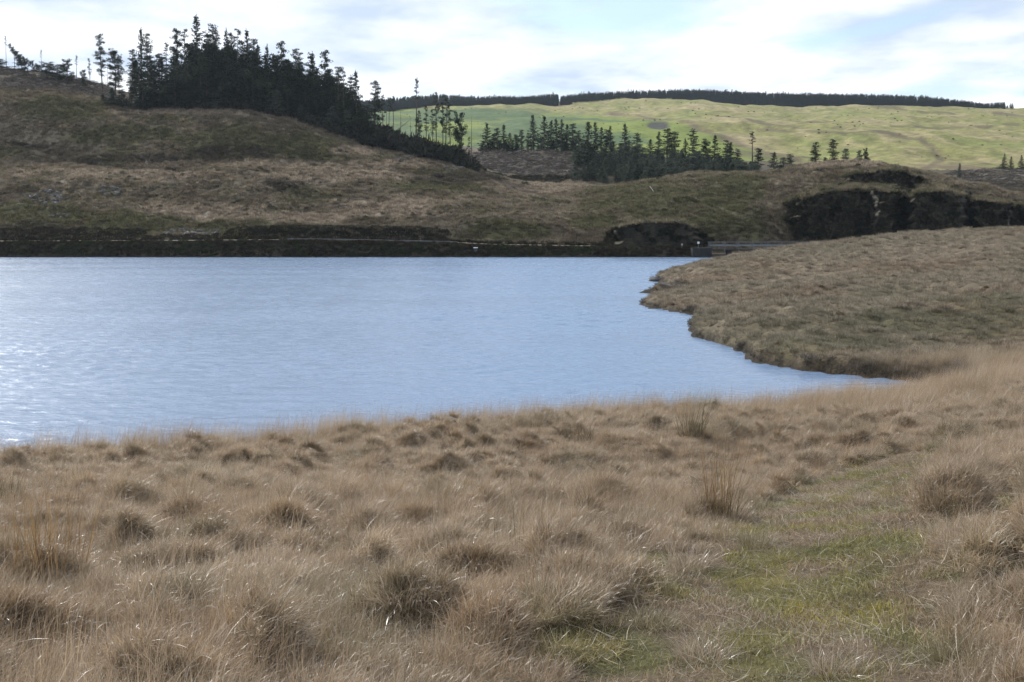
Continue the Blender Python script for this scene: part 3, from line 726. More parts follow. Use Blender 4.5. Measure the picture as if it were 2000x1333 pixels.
# ------------------------------------------------------------------ hit a pixel on the ground
_YS = np.exp(np.linspace(math.log(3), math.log(1050), 4000))
def hit(px, py, y0=3, y1=1050):
    ys = _YS[(_YS >= y0) & (_YS <= y1)]; u = (px - 1000) / F; v = (666.5 - py) / F
    t = ys / (CP + v * SP); zs = CAMZ + (-SP + v * CP) * t; xs = u * t
    hz = H(xs, ys); k = np.argmax(zs <= hz) if (zs <= hz).any() else len(ys) - 1
    return float(xs[k]), float(ys[k]), float(hz[k])

ORD = 'first second third fourth fifth sixth seventh eighth ninth tenth eleventh twelfth thirteenth fourteenth fifteenth sixteenth seventeenth eighteenth nineteenth twentieth'.split()
def ordinal(k):
    if k < 20: return ORD[k]
    tens = ['', '', 'twenty', 'thirty', 'forty'][(k + 1) // 10]; r = (k + 1) % 10
    return (tens[:-1] + 'ieth') if r == 0 else tens + '-' + ORD[r - 1]

# ------------------------------------------------------------------ rock
m, nt, N, out = new_mat('crag_rock'); M_ROCK = m
tcr = N('ShaderNodeTexCoord')
mpr = N('ShaderNodeMapping'); mpr.inputs['Scale'].default_value = (1, 1, .45); nt.links.new(tcr.outputs['Object'], mpr.inputs[0])
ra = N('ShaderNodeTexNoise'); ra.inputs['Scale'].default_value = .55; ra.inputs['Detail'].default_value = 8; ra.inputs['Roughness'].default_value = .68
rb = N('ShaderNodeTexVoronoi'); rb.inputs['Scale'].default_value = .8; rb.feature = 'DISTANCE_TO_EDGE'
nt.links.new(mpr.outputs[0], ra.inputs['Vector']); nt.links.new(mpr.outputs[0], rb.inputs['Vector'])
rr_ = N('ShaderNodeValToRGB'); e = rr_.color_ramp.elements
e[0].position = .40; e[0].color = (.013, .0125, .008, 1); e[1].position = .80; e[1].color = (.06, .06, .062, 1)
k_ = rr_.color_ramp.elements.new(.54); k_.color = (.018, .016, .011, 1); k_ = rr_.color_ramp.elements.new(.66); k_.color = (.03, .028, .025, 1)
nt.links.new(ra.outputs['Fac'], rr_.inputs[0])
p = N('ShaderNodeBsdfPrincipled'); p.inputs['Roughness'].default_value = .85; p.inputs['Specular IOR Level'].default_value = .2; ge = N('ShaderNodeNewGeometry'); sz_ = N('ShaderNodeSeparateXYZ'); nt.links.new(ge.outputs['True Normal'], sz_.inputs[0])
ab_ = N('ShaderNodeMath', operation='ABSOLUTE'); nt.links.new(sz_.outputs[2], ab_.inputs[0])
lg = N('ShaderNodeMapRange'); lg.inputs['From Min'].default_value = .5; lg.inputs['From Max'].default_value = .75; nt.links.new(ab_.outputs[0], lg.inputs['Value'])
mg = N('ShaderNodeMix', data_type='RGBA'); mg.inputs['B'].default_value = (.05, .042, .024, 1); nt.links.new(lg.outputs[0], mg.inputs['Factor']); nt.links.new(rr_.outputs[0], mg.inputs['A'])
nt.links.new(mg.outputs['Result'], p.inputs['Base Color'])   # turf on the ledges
bp = N('ShaderNodeBump'); bp.inputs['Strength'].default_value = .7; bp.inputs['Distance'].default_value = .35
ad = N('ShaderNodeMath', operation='ADD'); nt.links.new(ra.outputs['Fac'], ad.inputs[0]); nt.links.new(rb.outputs['Distance'], ad.inputs[1])
nt.links.new(ad.outputs[0], bp.inputs['Height']); nt.links.new(bp.outputs[0], p.inputs['Normal']); nt.links.new(p.outputs[0], out.inputs[0])

CRAGV = []; CAPV = []; SIDEV = []
def crag(name, label, outline_top, outline_bot, x0, x1, bulge, seed, nu=120, nv=60, cat='cliff', ro=1.0):
    """a rock face standing out of the hillside between two height lines; world x from x0 to x1"""
    u = np.linspace(0, 1, nu); v = np.linspace(0, 1, nv); U, W = np.meshgrid(u, v)
    PXg = x0 + (x1 - x0) * U
    top = np.interp(PXg, [a for a, b in outline_top], [b for a, b in outline_top]); bot = np.interp(PXg, [a for a, b in outline_bot], [b for a, b in outline_bot])
    PYg = bot + (top - bot) * W
    # depth of the hillside behind each place
    ys = np.linspace(186, 245, 240); cols = np.linspace(x0, x1, 30); D = np.zeros((40, 30)); rows = np.linspace(0, 1, 40)
    for j, c in enumerate(cols):
        tt = np.interp(c, [a for a, b in outline_top], [b for a, b in outline_top]); bb = np.interp(c, [a for a, b in outline_bot], [b for a, b in outline_bot])
        hz = H((c - 1000) / F * ys * 1.0, ys, False)
        for i, r in enumerate(rows):
            py = bb + (tt - bb) * r; v_ = (666.5 - py) / F; zs = CAMZ + (-SP + v_ * CP) * ys / (CP + v_ * SP)
            ok = zs <= hz; D[i, j] = ys[np.argmax(ok)] if ok.any() else ys[-1]
    D = np.maximum.accumulate(D, 0)
    fi = W * 39; fj = U * 29; i0 = np.minimum(fi.astype(int), 38); j0 = np.minimum(fj.astype(int), 28); a = fi - i0; b = fj - j0
    Dg = D[i0, j0] * (1 - a) * (1 - b) + D[i0 + 1, j0] * a * (1 - b) + D[i0, j0 + 1] * (1 - a) * b + D[i0 + 1, j0 + 1] * a * b
    edge = np.clip(np.minimum(np.minimum(U, 1 - U) * 7, np.minimum(W * 30 + .4, (1 - W) * 4)), 0, 1); edge = edge * edge * (3 - 2 * edge)
    PXg = PXg + 9 * fbm(PYg / 14, PXg / 60, seed + 40, 3); PYg = PYg + 2.5 * fbm(PXg / 22, PYg / 40, seed + 44, 3) * (W > .2)
    u_ = (PXg - 1000) / F; v_ = (666.5 - PYg) / F
    wx = u_ * 205; wz = PYg * -.09
    fr = 1.5 * np.abs(fbm(wx / 2.6, wz / 9.0, seed, 6, .6)) + 1.2 * fbm(wx / 9, wz / 11, seed + 9, 3) + .25 * fbm(wx / .8, wz / 1.0, seed + 13, 3)
    stepn = np.floor(fbm(wx / 4.5 + .15 * wz, wz / 5.5, seed + 20, 3) * 4) / 4
    face = np.minimum(D[0, j0] * (1 - b) + D[0, np.minimum(j0 + 1, 29)] * b + .6 + 2.2 * W - .5 * bulge, Dg) - ro * (.6 * stepn - fr * .8)
    capk = np.clip((W - .86) / .14, 0, 1); capk = capk * capk * (3 - 2 * capk); sidek = np.clip(np.minimum(U, 1 - U) * 5.5, 0, 1); sidek = sidek * sidek * (3 - 2 * sidek)
    mixk = (1 - capk) * sidek; Yg = (Dg + .9) * (1 - mixk) + face * mixk
    t = Yg / (CP + v_ * SP)
    Vv = np.stack([u_ * t, Yg, CAMZ + (-SP + v_ * CP) * t], -1).reshape(-1, 3)
    ix = np.arange(nu * nv).reshape(nv, nu); q = np.stack([ix[:-1, :-1], ix[:-1, 1:], ix[1:, 1:], ix[1:, :-1]], -1).reshape(-1, 4)
    sd_ = Vv.reshape(nv, nu, 3); ns_ = max(6, nu // 7); SIDEV.append(sd_[1:-2, :ns_].reshape(-1, 3)); SIDEV.append(sd_[1:-2, -ns_:].reshape(-1, 3)); CAPV.append(Vv.reshape(nv, nu, 3)[int(nv * .84):].reshape(-1, 3)); CRAGV.append(Vv.reshape(nv, nu, 3)[1:-1, 2:-2].reshape(-1, 3))
    me = mesh_np(name, Vv, q, M_ROCK)
    return link(name, me, None, label=label, category=cat)
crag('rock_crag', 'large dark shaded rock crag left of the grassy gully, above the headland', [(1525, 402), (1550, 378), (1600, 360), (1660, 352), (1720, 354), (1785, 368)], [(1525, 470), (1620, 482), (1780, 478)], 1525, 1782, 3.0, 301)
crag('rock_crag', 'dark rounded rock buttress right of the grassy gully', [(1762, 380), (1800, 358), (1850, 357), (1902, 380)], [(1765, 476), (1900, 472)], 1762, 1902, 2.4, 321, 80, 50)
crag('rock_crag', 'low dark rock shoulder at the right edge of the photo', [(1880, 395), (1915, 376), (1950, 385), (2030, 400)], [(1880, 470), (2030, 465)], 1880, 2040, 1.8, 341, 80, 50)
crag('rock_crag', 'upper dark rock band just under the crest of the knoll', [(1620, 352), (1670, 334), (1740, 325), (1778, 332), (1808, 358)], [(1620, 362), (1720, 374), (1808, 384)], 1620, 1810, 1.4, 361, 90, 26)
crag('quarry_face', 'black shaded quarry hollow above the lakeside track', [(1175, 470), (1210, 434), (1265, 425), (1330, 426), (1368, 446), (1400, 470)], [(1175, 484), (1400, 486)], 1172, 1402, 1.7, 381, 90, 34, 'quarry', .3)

# ------------------------------------------------------------------ track, lay-by
M_ROAD = simple('track_surface', (.035, .036, .036), .95, (1.2, .25), .0)
M_GRAVEL = simple('gravel', (.06, .062, .068), .95, (3, .35), .0)
def ribbon(name, xs, y0, y1, mat, lift, tilt=0.0, **props):
    rows = []
    for X in xs:
        za, zb_ = lookup(X, y0), lookup(X, y1)
        rows += [(X, y0 - .15, za - .4), (X, y0, za + lift), (X, (y0 + y1) / 2, (za + zb_) / 2 + lift + .03 + tilt * .5), (X, y1, zb_ + lift + tilt), (X, y1 + .15, zb_ - .3)]
    q = []
    for i in range(len(xs) - 1):
        for j in range(4): q.append((i * 5 + j, i * 5 + 5 + j, i * 5 + 6 + j, i * 5 + 1 + j))
    return link(name, mesh_np(name, rows, np.array(q), mat), None, **props)
ribbon('road', np.linspace(-130, 28.5, 160), 184.4, 186.4, M_ROAD, .05, .0, kind='structure', label='narrow pale track along the far shore')
ribbon('layby', np.linspace(-37, -9, 30), 187.2, 189.0, M_GRAVEL, .06, .05, kind='structure', label='pale gravel parking strip beside the track')

# ------------------------------------------------------------------ footbridge over the spillway
M_CONC = simple('weathered_concrete', (.038, .037, .035), .9, (1.5, .35), .05, bump=.3)
M_STEEL = simple('galvanised_steel', (.16, .17, .18), .6, (4, .15), .4, metallic=.3)
M_WHITE = simple('white_paint', (.80, .80, .79), .5)
M_WOOD = simple('grey_timber', (.22, .195, .17), .85, (5, .3))
bx0 = pt(1384, 480, 181)[0]; bx1 = pt(1665, 480, 181)[0]
br = empty('footbridge', (bx0, 181, 0), label='long low footbridge with metal handrails over the spillway', category='footbridge')
LB = bx1 - bx0
def part(name, mb, mat, parent): return link(name, mb.mesh(name, mat), parent)
b = MB(); b.box(0, LB, -.75, .75, 1.05, 1.27); part('deck', b, M_CONC, br)
b = MB(); b.box(0, LB, -.90, -.76, 1.78, 2.02); part('side_beam', b, M_STEEL, br)
for sy in (-.83, .83):
    b = MB(); b.tube([(0, sy, 2.40), (LB, sy, 2.40)], .035, 6); part('handrail', b, M_STEEL, br)
np_ = 11
for k in range(np_):
    for sy in (-.83, .83):
        X = .15 + k * (LB - .3) / (np_ - 1); b = MB(); b.box(X - .035, X + .035, sy - .03, sy + .03, 1.0, 2.38); part('post', b, M_STEEL, br)
for k in range(4):
    X = 3.2 + k * 5.2; b = MB(); b.box(X - .35, X + .35, -.62, .62, -1.8, 1.05); part('pier', b, M_CONC, br)
ab = MB(); x0 = pt(1350, 480, 181)[0]; ab.box(0, bx0 - x0 + .3, -1.3, 1.6, -1.8, 1.5)
o = part('bridge_abutment', ab, M_CONC, None); o.location = (x0, 181, 0); o['label'] = 'square dark concrete block at the near end of the footbridge'; o['category'] = 'abutment'
def sign(px, py, Y, w, mat, label, hgt=1.2):
    x, y, z = pt(px, py, Y); g = min(lookup(x, Y), z - .5)
    g = max(g, z - hgt); r = empty('small_sign', (x, Y, g), label=label, category='sign')
    b = MB(); b.box(-.03, .03, -.03, .03, -.3, z - g + w * .4); part('post', b, M_WOOD, r)
    b = MB(); b.box(-w / 2, w / 2, -.06, -.035, z - g - w / 2, z - g + w / 2); part('panel', b, mat, r)
sign(1364, 474.5, 181.6, .34, M_WHITE, 'small square white sign by the start of the footbridge')
sign(1332, 478, 182.5, .28, simple('grey_plate', (.35, .34, .33), .6), 'small grey plate on a post left of the white sign')
x, y, z = pt(929, 484, 181.6)
r = empty('outlet_hatch', (x, 181.6, z - .7), label='small white topped outlet box on the far bank beside the track', category='hatch')
b = MB(); b.box(-.28, .28, -.3, .5, -.6, .62); part('housing', b, simple('dark_concrete', (.07, .07, .068), .9, (3, .3)), r)
b = MB(); b.box(-.34, .34, -.36, .5, .62, .74); part('lid', b, M_WHITE, r)
x, y, z = hit(1280, 377, 190, 245)
b = MB(); b.tube([(0, 0, -.3), (-1.05, .1, 1.15)], .055, 6); o = part('marker_stick', b, M_WHITE, None); o.location = (x, y, z); o['label'] = 'thin pale stick leaning on the grassy knoll'; o['category'] = 'stick'
x, y, z = pt(1969, 443, 196)
b = MB(); b.tube([(0, 0, -2.0), (0, 0, 2.3)], [.09, .07], 6); o = part('pole', b, M_WOOD, None); o.location = (x, y, z - .6); o['label'] = 'short thin pole in front of the dark crags at right'; o['category'] = 'pole'

# ------------------------------------------------------------------ conifers
def quad_cloud(C0, D, l, w, r):
    """leaf-like quads at C0 pointing along D"""
    n = len(C0); D = D / np.maximum(np.linalg.norm(D, axis=1, keepdims=True), 1e-6)
    rv = r.normal(0, 1, (n, 3)); S = np.cross(D, rv); S /= np.maximum(np.linalg.norm(S, axis=1, keepdims=True), 1e-6)
    l = np.broadcast_to(l, (n,))[:, None]; w = np.broadcast_to(w, (n,))[:, None]
    Vv = np.stack([C0 - D * l * .5, C0 - S * w * .5 + D * l * .05, C0 + D * l * .5, C0 + S * w * .5 + D * l * .05], 1).reshape(-1, 3)
    q = np.arange(n * 4).reshape(n, 4); a = np.stack([np.full(n * 4, .6), np.repeat(r.uniform(0, 1, n), 4), np.zeros(n * 4)], -1)
    return Vv, q, a
def spruce(seed, h=15., rad=2.6, clear=.08, dens=1.0, spar=0.0):
    r = np.random.default_rng(seed); rd = random.Random(seed)
    tb = MB(); tb.tube([(0, 0, -.6), (0, 0, h * .5), (0, 0, h * .985)], [.20, .12, .012], 6)
    Cs, Ds, Ls, Ws = [], [], [], []
    z = h * clear
    while z < h * .97:
        t = (z / h - clear) / (1 - clear); R = rad * ((1 - t) ** .85) * (1.0 if t > .1 else .75 + 2.5 * t) + .12
        nb = max(3, int((7 - 3 * t) * dens))
        for k in range(nb):
            if rd.random() < spar: continue
            az = rd.uniform(0, 6.283); L = R * rd.uniform(.55, 1.18); el = -.28 + .75 * t + rd.uniform(-.15, .15)
            d = np.array([math.cos(az) * math.cos(el), math.sin(az) * math.cos(el), math.sin(el)])
            tb.tube([(0, 0, z), tuple(np.array([0, 0, z]) + d * L * .8)], [.03, .012], 3, False)
            m_ = max(3, int(L / .30)); f = np.linspace(.22, 1.0, m_)
            for s_ in range(3):
                c = np.array([0, 0, z]) + d[None] * (f * L)[:, None] + r.normal(0, .10, (m_, 3)) + np.array([0, 0, 1]) * (.10 * L * (f ** 2))[:, None]
                Cs.append(c); Ds.append(d[None] + r.normal(0, .55, (m_, 3)) - np.array([0, 0, .25])); Ls.append(r.uniform(.36, .72, m_) * (.6 + .5 * (1 - t))); Ws.append(r.uniform(.14, .28, m_))
        z += h * (.026 + .008 * rd.random()) * (1.1 - .35 * t)
    top = np.array([[0, 0, h * q] for q in np.linspace(.90, 1.0, 10)]); Cs.append(top + r.normal(0, .05, top.shape)); Ds.append(r.normal(0, .4, top.shape) + [0, 0, 1]); Ls.append(np.full(10, .5)); Ws.append(np.full(10, .16))
    return tb, quad_cloud(np.concatenate(Cs), np.concatenate(Ds), np.concatenate(Ls), np.concatenate(Ws), r)
def pine(seed, h=15., crown0=.40, rad=2.0, nl=26, clump=30, bend=.25, cs=.62, taper=.6, stubs=8):
    r = np.random.default_rng(seed); rd = random.Random(seed)
    axis = [(0, 0, -.6)]; ox = oy = 0
    bx_, by_ = rd.uniform(-bend, bend), rd.uniform(-bend, bend)
    for k in range(1, 7):
        t = k / 6; axis.append((bx_ * math.sin(t * 3.0) + rd.uniform(-.05, .05), by_ * math.sin(t * 2.6), h * t * .985))
    tb = MB(); tb.tube(axis, [.21, .18, .155, .125, .095, .06, .02], 6)
    def at(t):
        f = max(0, min(5.999, t * 6)); i = int(f); a, b_ = Vector(axis[i]), Vector(axis[i + 1]); return a.lerp(b_, f - i)
    for k in range(stubs):
        t = rd.uniform(.12, max(.2, crown0)); az = rd.uniform(0, 6.28); p_ = at(t); L = rd.uniform(.4, 1.3)
        tb.tube([p_, p_ + Vector((math.cos(az) * L, math.sin(az) * L, rd.uniform(-.3, .2)))], [.03, .008], 3, False)
    Cs, Ds = [], []
    for k in range(nl):
        t = crown0 + (1 - crown0) * (k + rd.random()) / nl; tt = (t - crown0) / (1 - crown0)
        prof = (math.sin(min(1, tt * 1.25 + .22) * math.pi * .62)) * (1 - taper * tt); L = max(.25, rad * prof * rd.uniform(.45, 1.2)); az = rd.uniform(0, 6.283); el = rd.uniform(-.05, .45) + .5 * tt
        p0 = at(min(t, .985)); d = Vector((math.cos(az) * math.cos(el), math.sin(az) * math.cos(el), math.sin(el))); p1 = p0 + d * L
        tb.tube([p0, p0 + d * L * .55 + Vector((0, 0, -.06 * L)), p1], [.045, .03, .012], 3, False)
        for f in ([.55, .8, 1.0] if L > 1.0 else [.9]):
            if rd.random() < .18: continue
            c = np.array(p0 + d * L * f); n_ = int(1.5 * clump * rd.uniform(.6, 1.2)); R = 1.08 * cs * rd.uniform(.65, 1.15) * (1 - .35 * tt)
            o_ = r.normal(0, 1, (n_, 3)); o_ /= np.linalg.norm(o_, axis=1, keepdims=True); o_ *= (r.uniform(0, 1, n_) ** .45)[:, None] * R * np.array([1.15, 1.15, .55]); Cs.append(c + o_); Ds.append(o_ + [0, 0, .35 * R])
    Cs.append(np.array([[*at(.99)]]) + r.normal(0, .16, (14, 3))); Ds.append(r.normal(0, .6, (14, 3)) + [0, 0, .8])
    Cs = np.concatenate(Cs); Ds = np.concatenate(Ds); n_ = len(Cs)
    return tb, quad_cloud(Cs, Ds, r.uniform(.24, .46, n_), r.uniform(.09, .18, n_), r)
def snag(seed, h=12.):
    rd = random.Random(seed); bx_ = rd.uniform(-.4, .4); axis = [(0, 0, -.6)] + [(bx_ * (k / 5) ** 2 + rd.uniform(-.04, .04), rd.uniform(-.05, .05), h * k / 5) for k in range(1, 6)]
    tb = MB(); tb.tube(axis, [.17, .14, .11, .08, .05, .015], 5)
    for k in range(16):
        t = rd.uniform(.25, .97); az = rd.uniform(0, 6.28); f = t * 5; i = int(f); p_ = Vector(axis[i]).lerp(Vector(axis[min(5, i + 1)]), f - i); L = rd.uniform(.3, 1.2) * (1.2 - t * .7)
        tb.tube([p_, p_ + Vector((math.cos(az) * L, math.sin(az) * L, rd.uniform(-.1, .4) * L))], [.025, .007], 3, False)
    return tb, None
KINDS = {}
def reg(kind, builder, mat=M_NEEDLE, variants=3, h=15.):
    L = []
    for k in range(variants):
        tb, cr = builder(k)
        tm = tb.mesh(kind + '_trunk', M_BARK)
        cm = None
        if cr is not None: cm = mesh_np(kind + '_crown', cr[0], cr[1], mat, {'blade': cr[2]})
        L.append((tm, cm))
    KINDS[kind] = (L, h)
reg('spruce', lambda k: spruce(700 + k, 15, 2.9), variants=3)
reg('narrow', lambda k: spruce(710 + k, 15, 1.9, .18, .95, .1), variants=4)
reg('bigspruce', lambda k: spruce(720 + k, 20, 2.9, .05, 1.3), variants=1, h=20.)
reg('pine', lambda k: pine(730 + k, 15, .30, 1.9, 54, 26, .25, .80), variants=5)
reg('fullpine', lambda k: pine(740 + k, 15, .10, 2.3, 72, 26, .2, .95), variants=4)
reg('thinpine', lambda k: pine(750 + k, 15, .48, 1.3, 34, 20, .3, .6, .5, 14), variants=4)
reg('polepine', lambda k: pine(760 + k, 15, .72, .75, 13, 20, .2, .42, .5, 16), variants=3)
reg('bushpine', lambda k: pine(770 + k, 8, .18, 2.8, 40, 30, .4, .85, .3, 4), variants=4, h=8.)
reg('youngpine', lambda k: pine(780 + k, 9, .04, 2.1, 56, 28, .15, .8, .75, 0), mat=M_NEEDLE2, variants=4, h=9.)
reg('youngspruce', lambda k: spruce(790 + k, 9, 2.1, .02, 1.1), mat=M_NEEDLE2, variants=3, h=9.)
reg('snag', lambda k: snag(800 + k), variants=4, h=12.)
_cnt = [0]
def tree(px, py, Y, kind, label, group=None, wide=1.0, name=None, lean=None, variant=None, hmul=None):
    x, y, zt = pt(px, py, Y); z0 = lookup(x, Y); L, h0 = KINDS[kind]; h = max(zt - z0, 2.0)
    _cnt[0] += 1; v = L[(variant if variant is not None else _cnt[0]) % len(L)]
    nm = name or {'snag': 'dead_tree', 'spruce': 'spruce_tree', 'narrow': 'spruce_tree', 'bigspruce': 'spruce_tree', 'youngspruce': 'spruce_tree'}.get(kind, 'pine_tree')
    r = empty(nm, (x, Y, z0), label=label, category='tree')
    if group: r['group'] = group
    kx = (h / h0) ** .75 * wide
    if lean is not None:
        r.rotation_euler = (0, lean[0], lean[1]); kx = (h / h0) * wide; h = h / max(.35, math.cos(lean[0])); r.scale = (kx, kx, h / h0)
    else:
        r.rotation_euler = (random.uniform(-.025, .025), random.uniform(-.03, .03), random.uniform(0, 6.28)); r.scale = (kx, kx, h / h0)
    t = link('trunk', v[0], r)
    if v[1] is not None: link('crown', v[1], r)
    return r

# left hilltop: loose trees on the skyline
lone = [(9, 70, 312, 'polepine', 'thin bare pole pine at the far left skyline', .7), (27, 84, 314, 'snag', 'thin broken dead stem on the left skyline beside the leaning pine', .8),
        (80, 97, 300, 'polepine', 'thin lone pole with a tuft on top above the felled slope', .7), (96, 116, 300, 'snag', 'short dead stick standing on the felled slope skyline', .8),
        (128, 121, 288, 'bushpine', 'low bushy dark pine on the left skyline by a thin pole', .8), (148, 108, 290, 'polepine', 'slim pole with a flat tuft beside the low bushy pine', .8), (163, 140, 287, 'bushpine', 'small dark bush-like pine right of the tufted pole', .6),
        (174, 114, 284, 'thinpine', 'small sparse pine left of the tall open-crowned pine', .8), (197, 68, 284, 'pine', 'tall open-crowned pine standing free left of the plantation', .95), (209, 128, 282, 'snag', 'thin dead stem between the two free-standing pines', .8),
        (222, 107, 284, 'bushpine', 'broad flat-topped pine right of the tall open-crowned pine', .85), (232, 135, 282, 'thinpine', 'slender little pine just right of the flat-topped pine', .6)]
for px, py, Y, k, lab, w in lone: tree(px, py, Y, k, lab, 'loose trees on the left skyline', w)
for px, py, Y, lx, lab in ((34, 106, 306, -.85, 'windblown pine leaning far over to the left on the skyline'), (62, 118, 302, -1.0, 'second windblown pine lying low beside the leaning pine'), (18, 112, 308, -.6, 'half fallen dark pine at the far left skyline')):
    x, Y_, z = pt(px + 38, 140, Y); g = lookup(x, Y); r = tree(px + 38, py, Y, 'pine', lab, 'loose trees on the left skyline', 1.0, None, (lx, 0.15), 1); r.scale = (.6, .6, .58)
for k, px in enumerate((2, 40, 92, 112)):
    tree(px, 117 + 4 * k, 309 - 4 * k, 'bushpine', ['dark scrubby pine at the extreme left edge', 'dark scrubby pine under the leaning pines', 'scrubby pine right of the leaning pines', 'small scrubby pine left of the low bushy pine'][k], 'loose trees on the left skyline', 1.9)

# the plantation on the hill
skyl = [(257, 97, 'pine'), (272, 54, 'narrow'), (288, 66, 'pine'), (312, 106, 'fullpine'), (322, 82, 'polepine'), (343, 56, 'pine'), (358, 55, 'thinpine'), (378, 28, 'bigspruce'), (401, 62, 'pine'), (413, 50, 'pine'), (421, 62, 'thinpine'),
        (438, 56, 'narrow'), (447, 66, 'pine'), (463, 58, 'thinpine'), (472, 84, 'fullpine'), (484, 57, 'narrow'), (493, 77, 'pine'), (505, 88, 'spruce'), (519, 86, 'narrow'), (536, 106, 'fullpine'), (555, 82, 'pine'), (577, 96, 'pine'), (588, 102, 'thinpine'),
        (604, 106, 'pine'), (613, 101, 'narrow'), (635, 99, 'pine'), (659, 132, 'pine'), (669, 130, 'thinpine'), (684, 148, 'pine'), (696, 137, 'narrow'), (731, 159, 'pine')]
SKN = {'pine': 'pine', 'narrow': 'narrow spire', 'fullpine': 'full dark pine', 'polepine': 'thin tufted pole', 'thinpine': 'slim pine', 'spruce': 'pointed spruce', 'bigspruce': 'tallest broad spruce'}
for k, (px, py, kd) in enumerate(skyl):
    lab = ('tallest and broadest conifer of the plantation, rising above the whole skyline' if kd == 'bigspruce'
           else '%s forming the %s treetop from the left along the plantation skyline' % (SKN[kd], ordinal(k)))
    Y = 280 + 14 * random.random() - (14 if px > 640 else 0)
    tree(px, py, Y, kd, lab, 'plantation trees on the hill', 1.0 if kd != 'bigspruce' else 1.35)
stx = np.array([a for a, b, c in skyl]); sty = np.array([b for a, b, c in skyl])
sm = lambda px: float(np.interp(px, [240, 270, 330, 380, 450, 500, 560, 620, 680, 720], [122, 100, 92, 62, 72, 86, 102, 116, 148, 200]))
for k in range(215):
    px = random.uniform(255, 716); fr = random.random()
    if px < 345 and random.random() < .6: px = random.uniform(345, 690)
    py = sm(px) + 14 + 64 * fr ** 1.2; Y = 292 - 26 * fr + random.uniform(-2, 2); 
    ymin = 262 if px < 560 else 262 - (px - 560) * .06
    tree(px, py, max(Y, ymin + 2), random.choice(['fullpine', 'spruce', 'narrow', 'fullpine', 'pine']), 'dark conifer crowded inside the dense plantation on the left hill', 'conifers crowded inside the hill plantation', random.uniform(1.35, 1.8))
for k in range(34):
    px = 205 + k * 15.2 + random.uniform(-4, 4); base = np.interp(px, [200, 500, 560, 640, 720], [212, 220, 234, 262, 288])
    py = base - random.uniform(38, 75) if px > 340 else base - random.uniform(20, 45)
    tree(px, py, 266 - max(0, px - 560) * .05 + random.uniform(0, 3), random.choice(['fullpine', 'spruce', 'fullpine', 'youngspruce']), '%s low dark conifer from the left along the front edge of the hill plantation' % ordinal(k), 'conifers along the front edge of the hill plantation', 1.9)

# thin, broken trees running down the ridge to the right of the plantation
ridge = [(746, 186, 'thinpine', 'slim pine leaning beside the gap right of the plantation'), (754, 208, 'snag', 'bare dead stem just right of the slim pine'), (759, 190, 'polepine', 'thin pole pine with faint tuft, left of two bare poles'),
         (769, 187, 'polepine', 'second thin pole pine rising against the far wood'), (781, 216, 'snag', 'short bare snag left of the very tall pole pine'), (802, 229, 'snag', 'low bare snag close left of the tall pole pine'),
         (811, 151, 'polepine', 'very tall slim pole pine standing alone on the ridge'), (818, 217, 'pine', 'bushy leaning pine at the foot of the tall pole pine'), (831, 206, 'thinpine', 'sparse pine between the tall pole pine and the ridge cluster'),
         (844, 214, 'thinpine', 'thin ragged pine left in the ridge cluster'), (852, 179, 'thinpine', 'highest pine of the ragged cluster on the ridge'), (863, 200, 'thinpine', 'ragged pine in the middle of the ridge cluster'), (869, 189, 'thinpine', 'dense topped thin pine in the ridge cluster'),
         (879, 205, 'thinpine', 'rightmost thin pine of the ridge cluster'), (894, 232, 'bushpine', 'windswept flat pine at the lower end of the ridge'), (921, 226, 'snag', 'tall curved dead snag at the end of the ridge'), (917, 268, 'thinpine', 'small leaning pine at the foot of the curved snag')]
for px, py, k, lab in ridge:
    tree(px, py, 268 - (px - 740) * .07, k, lab, 'thin trees on the ridge', .8 if k != 'bushpine' else .62)
for px, py, lean, lab in ((775, 246, 1.05, 'fallen trunk leaning across the gap beside the bare poles'), (742, 228, .9, 'broken trunk slanting down to the right on the ridge')):
    r = tree(px, py, 266, 'snag', lab, 'thin trees on the ridge', 1.0, 'fallen_tree', (lean, .1)); r.scale = (1, 1, .75)

for k in range(16):
    px = 722 + k * 12.5 + random.uniform(-4, 4); base = float(np.interp(px, [700, 800, 870, 935], [286, 304, 322, 347]))
    tree(px, base - random.uniform(24, 50), 262 - (px - 740) * .07 + random.uniform(-4, 4), random.choice(['bushpine', 'fullpine', 'snag', 'thinpine', 'bushpine']), '%s dark scrubby tree from the left in the thicket along the ridge' % ordinal(k), 'scrubby trees in the ridge thicket', random.uniform(.8, 1.3), 'scrub_tree', (random.uniform(-.35, .35), random.uniform(0, 6)))
